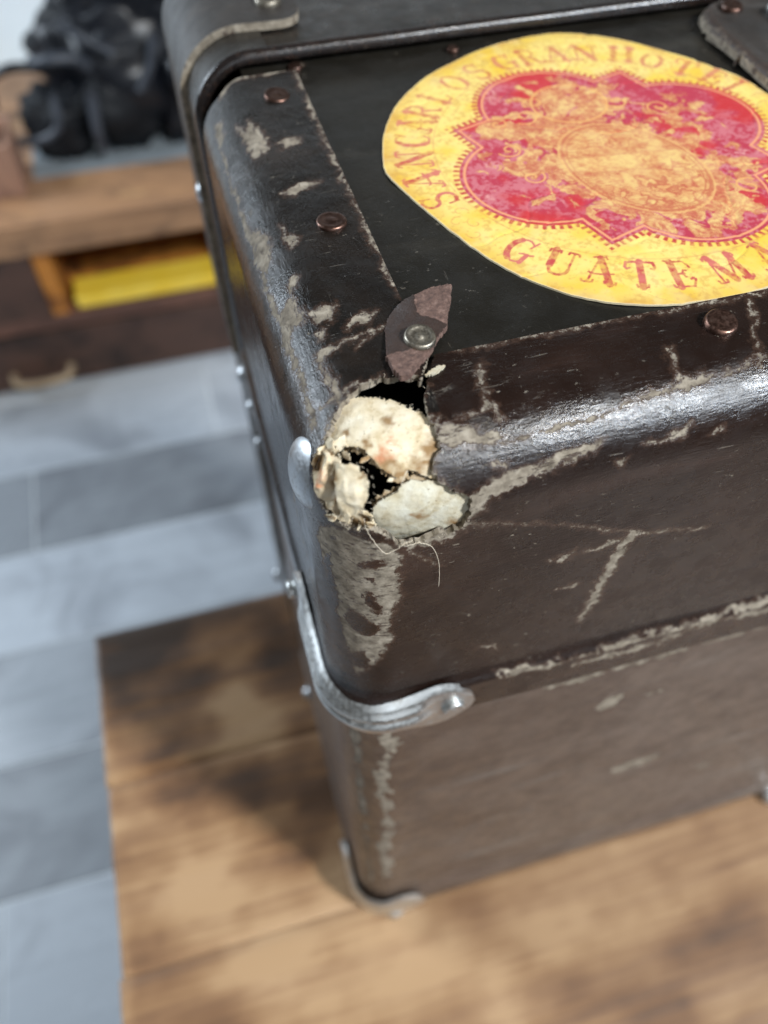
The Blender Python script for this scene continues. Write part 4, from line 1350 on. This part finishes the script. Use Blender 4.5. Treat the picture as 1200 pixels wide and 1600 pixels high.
GLYPH = {
    'A': (0.92, [([(0.44, 1.0), (0.76, 0.0)], TH), ([(0.44, 1.0), (0.16, 0.0)], HN), ([(0.18, 0.40), (0.26, 0.34), (0.60, 0.36), (0.82, 0.42)], HN), foot(0.16, 0), foot(0.76, 0),
                 ([(0.26, 1.0), (0.34, 1.04), (0.44, 1.0), (0.58, 1.06), (0.62, 0.98)], HN)]),
    'N': (0.95, [([(0.18, 0), (0.18, 1)], HN), ([(0.18, 1), (0.76, 0)], TH), ([(0.76, 0), (0.76, 1)], HN), foot(0.18, 0), foot(0.76, 1, -1), foot(0.12, 1, -1, 0.1)]),
    'S': (0.72, [(arc(0.36, 0.75, 0.24, 0.24, 40, 270), 0.05), (arc(0.36, 0.26, 0.26, 0.26, 90, -140), 0.06), ([(0.55, 0.72), (0.60, 0.98)], HN), ([(0.14, 0.02), (0.12, 0.3)], HN)]),
    'C': (0.85, [(arc(0.46, 0.5, 0.32, 0.48, 50, 130), HN), (arc(0.46, 0.5, 0.32, 0.48, 120, 240), TH * 0.9), (arc(0.46, 0.5, 0.32, 0.48, 235, 318), HN), ([(0.66, 0.72), (0.74, 1.0)], HN)]),
    'R': (0.9, [([(0.22, 0), (0.22, 1)], TH), (arc(0.38, 0.75, 0.27, 0.24, 90, -90), 0.045), ([(0.22, 0.98), (0.40, 0.99)], HN), ([(0.22, 0.51), (0.40, 0.51)], HN),
                ([(0.40, 0.51), (0.58, 0.25), (0.66, 0.03), (0.80, 0.06)], 0.06), foot(0.22, 0), foot(0.18, 1, -1, 0.1)]),
    'L': (0.78, [([(0.24, 0), (0.24, 1)], TH), ([(0.24, 0.02), (0.56, 0.02), (0.68, 0.26)], HN), foot(0.24, 1, -1), foot(0.18, 0, 1, 0.1)]),
    'O': (0.92, [(arc(0.46, 0.5, 0.32, 0.48, 0, 360, 30), HN), (arc(0.46, 0.5, 0.31, 0.46, 130, 230), TH * 0.8), (arc(0.46, 0.5, 0.31, 0.46, -50, 50), TH * 0.8)]),
    'G': (0.92, [(arc(0.46, 0.5, 0.32, 0.48, 45, 130), HN), (arc(0.46, 0.5, 0.32, 0.48, 120, 240), TH * 0.9), (arc(0.46, 0.5, 0.32, 0.48, 235, 300), HN), ([(0.66, 0.72), (0.76, 1.0)], HN),
                ([(0.70, 0.40), (0.66, 0.05)], 0.07), ([(0.50, 0.38), (0.60, 0.42), (0.74, 0.40), (0.86, 0.46)], HN)]),
    'H': (0.98, [([(0.22, 0), (0.22, 1)], TH), ([(0.76, 0), (0.76, 1)], TH), ([(0.22, 0.5), (0.76, 0.5)], HN), foot(0.22, 0), foot(0.76, 0), foot(0.22, 1, -1), foot(0.76, 1, -1)]),
    'T': (0.88, [([(0.45, 0), (0.45, 1)], TH), ([(0.10, 0.72), (0.06, 0.80), (0.10, 0.97), (0.45, 0.98), (0.80, 0.97), (0.84, 0.80), (0.80, 0.72)], HN * 1.3), foot(0.45, 0),
                ([(0.10, 0.72), (0.17, 0.74)], HN), ([(0.80, 0.72), (0.73, 0.74)], HN)]),
    'E': (0.85, [([(0.24, 0), (0.24, 1)], TH), ([(0.10, 1.04), (0.24, 0.98), (0.60, 0.98), (0.70, 0.74)], HN), ([(0.24, 0.02), (0.60, 0.02), (0.72, 0.28), (0.66, 0.34), (0.60, 0.28)], 0.035),
                ([(0.24, 0.51), (0.50, 0.51)], HN), ([(0.50, 0.38), (0.44, 0.51), (0.50, 0.64), (0.56, 0.62)], HN), foot(0.18, 0, 1, 0.1)]),
    'U': (0.95, [([(0.22, 1), (0.22, 0.32)], TH), (arc(0.47, 0.32, 0.26, 0.30, 180, 360), HN * 1.5), ([(0.73, 0.32), (0.73, 1)], HN), foot(0.22, 1, -1), foot(0.73, 1, -1)]),
    'M': (1.15, [([(0.18, 0), (0.22, 1)], HN), ([(0.22, 1), (0.56, 0.05)], TH), ([(0.56, 0.05), (0.84, 1)], HN), ([(0.84, 1), (0.92, 0)], TH), foot(0.18, 0, 1, 0.12), foot(0.92, 0), foot(0.18, 1, -1, 0.1), foot(0.88, 1, -1, 0.1)]),
}
letters = np.zeros(len(q))


def put_letter(ch, ang_deg, radius, height, outward, width=1.0):
    """ang_deg: world angle of the letter's centre about PC. outward: top points away from the middle"""
    global letters
    t = math.radians(ang_deg)
    c = np.array([math.cos(t), math.sin(t)])
    upv = c if outward else -c
    rt = np.array([upv[1], -upv[0]])
    d = rel - c * radius
    w, strokes = GLYPH[ch]
    lx = (d @ rt) / (height * width) + w / 2
    ly = (d @ upv) / height + 0.5
    i = np.where((lx > -0.2) & (lx < w + 0.2) & (ly > -0.25) & (ly < 1.25))[0]
    Q = np.column_stack([lx[i], ly[i]])
    best = np.full(len(i), -9.0)
    for pts, hw in strokes:
        best = np.maximum(best, (hw - seg_dist(Q, pts)) * height)
    letters[i] = np.maximum(letters[i], ink(best, 0.13))


for ch, an in zip('SANCARLOSGRANHOTEL', (191.6, 181.4, 170.4, 160.8, 151.8, 143.6, 134.4, 123.6, 113.4, 102.0, 93.2, 84.4, 74.6, 62.9, 52.9, 42.2, 31.6, 22.4)):
    put_letter(ch, an, 48.6 if an > 55 else 47.0, 8.4, True, 0.95)
for ch, an in zip('GUATEMALA', (-139.4, -129.0, -119.6, -110.0, -100.2, -88.6, -76.8, -66.8, -57.2)):
    put_letter(ch, an, 48.8, 8.4, False, 0.92)
# flourishes between the two lines of text
fl = np.full(len(q), -9.0)
for ac, sgn in ((-156.5, 1), (10.5, -1), (-38, 1)):
    for k in range(4):
        t = np.linspace(0, 4.6, 40)
        rr_ = 2.0 - 0.36 * t
        b_ = math.radians(ac + sgn * (k - 1.5) * 3.1)
        cc = np.array([math.cos(b_), math.sin(b_)]) * (48.5 + (1.5 if k % 2 else -1.3))
        fl_p = [(cc[0] + r_ * math.cos(a_ + k), cc[1] + r_ * math.sin(a_ + k)) for r_, a_ in zip(rr_, t)]
        i = near(rel, fl_p, 0.6)
        if len(i):
            fl[i] = np.maximum(fl[i], 0.14 - seg_dist(rel[i], fl_p))
flour = ink(fl, 0.12) * 0.7

# --- emblem
LD, LR, SQ = 23.0, 19.0, 27.9
d_l = [LR - np.hypot(u - LD * cu, v - LD * cv) for cu, cv in ((0, 1), (1, 0), (0, -1), (-1, 0))]
d_s = SQ - np.maximum(np.abs(u), np.abs(v))
quat = np.maximum(np.maximum.reduce(d_l), d_s)
fill = ink(quat + 0.0)
edge_line = ink(0.32 - np.abs(quat - 1.15))
ti = np.argmax(np.column_stack(d_l + [d_s]), axis=1)
lob = np.column_stack([np.arctan2(v - LD * cv, u - LD * cu) * LR for cu, cv in ((0, 1), (1, 0), (0, -1), (-1, 0))])
per = np.where(ti < 4, lob[np.arange(len(u)), np.minimum(ti, 3)], np.where(np.abs(u) > np.abs(v), v, u))
tooth = ink(0.45 - np.abs(((per / 1.75) % 1.0) - 0.5) * 1.75, 0.18) * ink(quat + 1.45) * (1 - ink(quat))
# shield: straight sided, round bottom, leaning as on the label
su_, sv_ = u + 2.5, v + 8.5
d_sh = (1 - np.hypot(su_ / 15.0, sv_ / 20.0)) * 16.5
shield = ink(d_sh)
sh_line = np.maximum(ink(0.30 - np.abs(d_sh - 0.6)), ink(0.16 - np.abs(d_sh - 1.7)))
sh_gold = 0.6 * ink(0.30 - np.abs(d_sh + 0.1))
warp = np.column_stack([fbm(uv / 4.5, 3, 100), fbm(uv / 4.5, 3, 101)]) * 5
n_art = fbm((uv + warp) / 3.0, 4, 110)
n_fine = fbm((uv + warp * 0.6) / 1.3, 3, 120)
# charges inside the shield: a band, beasts below, fine engraved lines
band = np.abs(su_ * 0.42 + sv_ * 0.91 - 2.0)
band_l = np.maximum(ink(0.16 - np.abs(band - 3.3)), ink(0.12 - np.abs(band - 3.9)))
beast = ink((fbm((uv + warp * 0.5) / 2.6, 3, 130) - 0.12) * 4, 0.3) * ink(-sv_ - 2.5, 1.0)
hatch = ink(0.12 - np.abs(((v * 0.92 + u * 0.38 + n_art * 0.8) / 0.85) % 1.0 - 0.5) * 0.85, 0.14)
sh_ink = np.clip(0.14 + 0.50 * hatch * ink(n_art + 0.25, 0.4) + 0.70 * ink(0.05 - np.abs(n_art - 0.05), 0.05) + 0.22 * ink(n_fine - 0.12, 0.12), 0, 0.8)
sh_ink = np.where(band < 3.3, sh_ink * 0.55 + 0.10 * n_fine, sh_ink)
sh_ink = np.maximum(sh_ink * (1 - 0.8 * beast), 0.85 * ink(0.10 - np.abs(fbm((uv + warp * 0.5) / 2.6, 3, 130) - 0.12), 0.06) * ink(-sv_ - 2.5, 1.0))
sh_ink = np.maximum(sh_ink, 0.75 * band_l)
sh_ink = np.maximum(sh_ink, 0.8 * sh_line)
# mantling: leaves curling out of the shield over the red field
crest = 10.5 - np.hypot((u - 4.5) * 0.95, v - 22.0)
plume = 9.0 - np.hypot((u + 12) * 0.75, (v - 16.5))
mant = np.maximum.reduce([d_sh + 7.5, crest, plume, 6.5 - np.hypot(u - 21, v - 3), 6.0 - np.hypot(u + 23, v - 6), 6.5 - np.hypot(u - 8, (v + 31) * 1.2)])
leaf = mant / 6.5 + n_art * 2.5 - 0.02
leaf_m = ink(leaf * 2.0, 0.25) * ink(quat - 1.8)
leaf_l = ink(0.05 - np.abs(leaf - 0.45), 0.06) + ink(0.04 - np.abs(leaf - 0.05), 0.05) + 0.6 * ink(0.05 - np.abs(n_fine - 0.08), 0.06)
leaf_ink = np.clip(0.10 + 0.75 * leaf_l + 0.34 * ink(n_fine, 0.2) + 0.5 * ink(0.05 - np.abs(n_art - 0.12), 0.05), 0, 0.9)
medal = ink(0.28 - np.abs(crest - 1.2))
scroll = np.zeros(len(q))
for (c0, c1, r0, sg) in ((-9, 23, 3.6, 1), (-3, 27, 3.0, -1), (15, 16, 3.4, 1), (22, 8, 3.0, -1), (-22, 13, 3.2, 1), (-25, 1, 3.0, -1), (13, -29, 3.4, 1), (-17, 24, 2.8, -1)):
    t = np.linspace(0, 7.2, 60)
    pts = [(c0 + r0 * (1 - a_ / 9) * math.cos(sg * a_ + c0), c1 + r0 * (1 - a_ / 9) * math.sin(sg * a_ + c0)) for a_ in t]
    i = near(uv, pts, 1.0)
    if len(i):
        scroll[i] = np.maximum(scroll[i], ink(0.24 - seg_dist(uv[i], pts)))
# colours
nA = fbm(q / 22.0, 4, 200)
nB = fbm(q / 4.0, 4, 210)
nC = fbm(q / 0.8, 3, 220)


def C3(c):
    return np.array(c)[None, :]


def lerp(a_, b_, t):
    return a_ + (b_ - a_) * np.clip(t, 0, 1)[:, None]


paper = lerp(np.tile(C3((0.80, 0.545, 0.080)), (len(q), 1)), C3((0.86, 0.66, 0.20)), sstep(-0.35, 0.45, nA + 0.5 * nB))
paper = lerp(paper, C3((0.80, 0.50, 0.035)), sstep(0.10, 0.55, fbm(q / 9, 4, 230)) * 0.7)
paper = lerp(paper, C3((0.62, 0.26, 0.035)), 0.75 * np.exp(-(((q[:, 0] - 50) / 7) ** 2 + ((q[:, 1] - 171) / 6) ** 2)) * (0.6 + nB))
paper = lerp(paper, C3((0.64, 0.34, 0.05)), sstep(5, 0, sd) * (0.45 + 0.7 * nB))
paper = lerp(paper, C3((0.60, 0.33, 0.08)), 0.55 * sstep(0.0, 0.5, nC + 0.5 * nB))
paper = lerp(paper, C3((0.78, 0.62, 0.30)), 0.35 * sstep(0.1, 0.5, fbm(q / 5.5, 4, 260)))
red = lerp(np.tile(C3((0.47, 0.045, 0.075)), (len(q), 1)), C3((0.58, 0.16, 0.185)), sstep(-0.30, 0.55, nA * 0.7 + nB * 0.8 + nC * 1.3))
red = lerp(red, C3((0.68, 0.29, 0.27)), sstep(0.25, 0.75, fbm(q / 6, 4, 240) + 0.5 * nC))
red = lerp(red, C3((0.56, 0.035, 0.035)), sstep(0.12, 0.4, fbm(q / 12, 3, 250)) * 0.8)
tanc = lerp(np.tile(C3((0.72, 0.40, 0.15)), (len(q), 1)), C3((0.78, 0.55, 0.20)), sstep(-0.3, 0.4, nB + 0.4 * nC))
line_c = lerp(np.tile(C3((0.46, 0.07, 0.05)), (len(q), 1)), C3((0.60, 0.20, 0.12)), sstep(-0.2, 0.4, nB))
worn_ink = np.clip(0.86 + 0.7 * nB + 0.6 * nC, 0.3, 1.0)
col = paper
col = lerp(col, line_c, 0.40 * ink(0.16 - np.abs(np.hypot(u, v) - 43.6)) * worn_ink)
fade_l = np.clip(0.40 + 0.6 * sstep(25, -35, rel[:, 1] + 0.5 * rel[:, 0]), 0, 1)
lett_c = lerp(np.tile(C3((0.50, 0.060, 0.055)), (len(q), 1)), C3((0.62, 0.17, 0.13)), sstep(-0.2, 0.4, nB))
col = lerp(col, lett_c, letters * worn_ink * (0.62 + 0.38 * fade_l))
col = lerp(col, lett_c, flour * worn_ink * 0.75)
col = lerp(col, red, fill)
col = lerp(col, C3((0.50, 0.05, 0.05)), tooth * worn_ink)
col = lerp(col, C3((0.80, 0.36, 0.17)), edge_line * 0.9)
col = lerp(col, tanc, leaf_m * np.clip(0.80 + 0.6 * nC + 0.3 * nB, 0.35, 0.95))
col = lerp(col, line_c, leaf_m * leaf_ink * 0.8)
col = lerp(col, C3((0.78, 0.42, 0.14)), np.maximum(scroll * (1 - shield) * fill, medal * (1 - shield)) * 0.85)
col = lerp(col, tanc * 1.0, shield * np.clip(0.86 + 0.4 * nC + 0.3 * nB, 0.4, 1))
col = lerp(col, C3((0.78, 0.47, 0.17)), sh_gold)
col = lerp(col, line_c, shield * sh_ink * 0.85)
col = lerp(col, C3((0.78, 0.66, 0.45)), sstep(0.35, 0.05, sd) * 0.6)
SZ = Z0 - 0.0010 + 0.00012 * fbm(q / 9, 3, 300) + 0.00005 * nB - 0.00018 * np.exp(-(fbm(q / 26, 3, 310) / 0.018) ** 2) + 0.0003 * np.exp(-(((q[:, 0] - 49) / 3) ** 2 + ((q[:, 1] - 164) / 6) ** 2))
SV = np.column_stack([q / 1000, SZ])
XV, XF, ids = rim_walls(SV, np.tile(np.array([0, 0, 1.0]), (len(SV), 1)), f, 0.0004)
mp_, nt, N_, L_, bs = new_mat('printed_paper')
L_.new(attr(nt, 'print').outputs['Color'], bs.inputs['Base Color'])
bs.inputs['Roughness'].default_value = 0.48
bs.inputs['Specular IOR Level'].default_value = 0.35
v_ = coords(nt)
L_.new(bump(nt, noise(nt, v_, 1400, 5, 0.65), 0.35, 0.00012), bs.inputs['Normal'])
st = mesh_obj('paper_sticker', np.vstack([SV, XV]), [tuple(a) for a in f.tolist()] + XF, mp_, ROOT,
              cols=np.vstack([np.clip(col * 0.87, 0.01, 0.9), np.tile(C3((0.72, 0.62, 0.42)), (len(XV), 1))]))
st['label'] = 'round yellow hotel sticker with crimson four-lobed crest'

# ------------------------------------------------------------------ background: low bench with things on it
BY = 1.375
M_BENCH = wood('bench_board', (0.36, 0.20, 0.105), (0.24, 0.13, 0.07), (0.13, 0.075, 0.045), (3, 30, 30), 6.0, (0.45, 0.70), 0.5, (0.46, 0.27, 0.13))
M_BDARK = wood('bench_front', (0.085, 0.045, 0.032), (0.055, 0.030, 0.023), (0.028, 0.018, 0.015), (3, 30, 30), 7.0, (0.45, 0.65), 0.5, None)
M_BIN = wood('niche_wood', (0.50, 0.20, 0.035), (0.34, 0.12, 0.02), (0.16, 0.055, 0.015), (3, 30, 30), 12.0, (0.45, 0.65), 0.5, None)
bench = thing('low_bench', 'low dark wooden bench with thick tan top board and open niche', 'bench', (-0.3, 1.6, 0.0))
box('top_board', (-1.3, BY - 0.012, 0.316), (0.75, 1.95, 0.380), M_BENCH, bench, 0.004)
box('lower_rail', (-1.28, BY + 0.002, 0.142), (0.73, BY + 0.032, 0.172), simple('rail_wood', (0.16, 0.075, 0.05), 0.55, (0.09, 0.045, 0.033), 20), bench)
box('niche_floor', (-1.28, BY + 0.032, 0.150), (0.73, 1.93, 0.168), M_BIN, bench)
box('niche_back', (-1.28, BY + 0.21, 0.168), (0.73, BY + 0.23, 0.316), M_BIN, bench)
box('niche_side', (-0.285, BY + 0.002, 0.172), (-0.255, BY + 0.21, 0.316), M_BIN, bench)
box('niche_side', (0.095, BY + 0.002, 0.172), (0.125, BY + 0.21, 0.316), M_BIN, bench)
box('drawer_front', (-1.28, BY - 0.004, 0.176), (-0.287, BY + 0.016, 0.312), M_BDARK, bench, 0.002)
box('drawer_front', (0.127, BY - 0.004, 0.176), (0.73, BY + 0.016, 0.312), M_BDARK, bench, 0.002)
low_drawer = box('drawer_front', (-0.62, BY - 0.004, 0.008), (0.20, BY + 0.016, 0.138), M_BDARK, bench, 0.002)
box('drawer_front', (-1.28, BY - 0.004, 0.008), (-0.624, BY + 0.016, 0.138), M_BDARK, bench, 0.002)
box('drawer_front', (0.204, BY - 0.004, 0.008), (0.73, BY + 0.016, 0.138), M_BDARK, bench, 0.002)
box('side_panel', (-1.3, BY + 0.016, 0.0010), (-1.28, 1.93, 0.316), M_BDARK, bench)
box('side_panel', (0.73, BY + 0.016, 0.0010), (0.75, 1.93, 0.316), M_BDARK, bench)
M_BRASS = simple('pale_brass', (0.48, 0.37, 0.25), 0.4, (0.36, 0.27, 0.18), 40, metallic=0.3)
V, Fx = tube(smooth_path([(-0.408, BY - 0.003, 0.048), (-0.404, BY - 0.022, 0.044), (-0.392, BY - 0.030, 0.041), (-0.350, BY - 0.033, 0.039), (-0.308, BY - 0.030, 0.041), (-0.296, BY - 0.022, 0.044),
                          (-0.292, BY - 0.003, 0.048)], 8), 0.008, 12)
hd = mesh_obj('drawer_handle', V, Fx, M_BRASS, low_drawer)

M_YEL = simple('yellow_lacquer', (0.82, 0.56, 0.04), 0.35, (0.88, 0.66, 0.10), 12)
yb = thing('yellow_box', 'flat glossy yellow box lying in the open niche of the low bench', 'box', (-0.08, BY + 0.08, 0.172))
box('box_base', (-0.238, BY + 0.012, 0.1685), (0.062, BY + 0.075, 0.186), M_YEL, yb, 0.004)
box('box_lid', (-0.240, BY + 0.010, 0.186), (0.064, BY + 0.077, 0.196), M_YEL, yb, 0.004)

# black bag slumped on the bench
M_BLK = simple('black_hide', (0.004, 0.005, 0.008), 0.36, (0.009, 0.010, 0.013), 20, 0.5, 60, spec=0.35)
M_BLK2 = simple('dull_black', (0.005, 0.006, 0.008), 0.55, spec=0.25)
M_GREY = simple('grey_strap_sheen', (0.045, 0.052, 0.066), 0.5, (0.022, 0.027, 0.036), 40)  # strap grey imitates soft highlights on the black bag
mac = thing('black_bag', 'slumped black bag with loose straps on grey mat, lying on low bench', 'bag', (-0.07, 1.66, 0.380))


def lump_body(name, c, r_, seed, mat, amp=0.22):
    nu, nv = 40, 26
    V, Fx = [], []
    for i_ in range(nv):
        ph = math.pi * i_ / (nv - 1)
        for k in range(nu):
            t = 2 * math.pi * k / nu
            V.append((math.sin(ph) * math.cos(t), math.sin(ph) * math.sin(t), math.cos(ph)))
    V = np.array(V)
    rr_ = 1 + amp * 2 * fbm(V * 1.7 + seed, 3, seed) - amp * 1.6 * np.abs(fbm(V * 3.1 + seed, 2, seed + 3))
    V = np.sign(V) * np.abs(V) ** 0.8 * rr_[:, None] * np.array(r_) + np.array(c)
    V[:, 2] = np.maximum(V[:, 2], 0.3835)
    for i_ in range(nv - 1):
        for k in range(nu):
            k2 = (k + 1) % nu
            Fx.append((i_ * nu + k, (i_ + 1) * nu + k, (i_ + 1) * nu + k2, i_ * nu + k2))
    return mesh_obj(name, V, Fx, mat, mac)


def strap(name, pts, w, mat, th=0.003):
    P = smooth_path(pts, 8)
    T = np.gradient(P, axis=0)
    T /= np.linalg.norm(T, axis=1)[:, None]
    side = np.cross(T, np.array([0.2, -0.8, 0.5]))
    side /= np.linalg.norm(side, axis=1)[:, None]
    nn = np.cross(side, T)
    n_ = len(P)
    V = np.vstack([P + side * w + nn * th, P - side * w + nn * th, P - side * w - nn * th, P + side * w - nn * th])
    Fx = []
    for k in range(4):
        k2 = (k + 1) % 4
        Fx += [(k * n_ + i_, k2 * n_ + i_, k2 * n_ + i_ + 1, k * n_ + i_ + 1) for i_ in range(n_ - 1)]
    Fx += [(0, n_, 2 * n_, 3 * n_), (4 * n_ - 1, 3 * n_ - 1, 2 * n_ - 1, n_ - 1)]
    return mesh_obj(name, V, Fx, mat, mac)


box('mat', (-0.250, 1.505, 0.3802), (0.200, 1.85, 0.3845), simple('grey_felt', (0.20, 0.23, 0.25), 0.8), mac)
lump_body('bag_body', (-0.045, 1.665, 0.50), (0.15, 0.12, 0.135), 3, M_BLK)
lump_body('bag_top', (0.005, 1.70, 0.655), (0.125, 0.10, 0.12), 11, M_BLK)
lump_body('side_pouch', (-0.175, 1.60, 0.435), (0.075, 0.07, 0.062), 5, M_BLK2)
lump_body('side_pouch', (0.075, 1.60, 0.470), (0.085, 0.07, 0.095), 8, M_BLK)
lump_body('front_pocket', (-0.065, 1.575, 0.455), (0.070, 0.045, 0.070), 14, M_BLK2)
strap('strap', [(-0.262, 1.545, 0.432), (-0.215, 1.525, 0.440), (-0.180, 1.520, 0.462), (-0.172, 1.535, 0.515)], 0.007, M_GREY)
strap('strap', [(-0.112, 1.520, 0.405), (-0.114, 1.512, 0.450), (-0.108, 1.522, 0.515)], 0.009, M_GREY)
strap('strap', [(-0.132, 1.560, 0.615), (-0.095, 1.545, 0.590), (-0.055, 1.545, 0.560)], 0.008, M_GREY)
strap('strap', [(-0.200, 1.560, 0.555), (-0.165, 1.540, 0.566), (-0.120, 1.545, 0.560), (-0.100, 1.55, 0.540)], 0.009, M_GREY)
strap('strap', [(-0.025, 1.530, 0.500), (0.000, 1.528, 0.535), (0.022, 1.535, 0.590)], 0.007, M_GREY)
strap('carry_handle', [(-0.285, 1.58, 0.48), (-0.27, 1.56, 0.535), (-0.225, 1.55, 0.556), (-0.175, 1.56, 0.540), (-0.15, 1.58, 0.500)], 0.008, M_BLK)

# little wooden crate with a pale jar at the left
cr_ = thing('wooden_crate', 'small pinkish wooden crate at left end of bench beside black bag', 'crate', (-0.34, 1.50, 0.380))
M_CR = wood('crate_wood', (0.33, 0.19, 0.13), (0.24, 0.13, 0.09), (0.16, 0.09, 0.07), (20, 20, 4), 8.0, (0.5, 0.7), 0.6, None)
for (lo, hi) in (((-0.43, 1.452, 0.3805), (-0.262, 1.462, 0.475)), ((-0.43, 1.552, 0.3805), (-0.262, 1.562, 0.475)), ((-0.43, 1.4625, 0.3805), (-0.42, 1.5515, 0.475)),
                 ((-0.272, 1.4625, 0.3805), (-0.262, 1.5515, 0.475))):
    box('side_board', lo, hi, M_CR, cr_, 0.002)
box('base_board', (-0.4195, 1.4625, 0.3805), (-0.2725, 1.5515, 0.388), M_CR, cr_)
jar = thing('pale_jar', 'pale glazed jar with yellowish shoulder standing in the small wooden crate', 'jar', (-0.335, 1.505, 0.388))
M_JAR = simple('pale_glaze', (0.62, 0.66, 0.58), 0.3, (0.70, 0.60, 0.32), 14)
V, Fx = revolve([(0.030, 0), (0.040, 0.02), (0.044, 0.06), (0.040, 0.095), (0.026, 0.115)], (-0.335, 1.507, 0.388), (0, 0, 1), 24)
mesh_obj('jar_body', V, Fx, M_JAR, jar)
V, Fx = revolve([(0.026, 0.115), (0.027, 0.130), (0.020, 0.133), (0.004, 0.134)], (-0.335, 1.507, 0.388), (0, 0, 1), 24)
mesh_obj('jar_lid', V, Fx, M_JAR, jar)
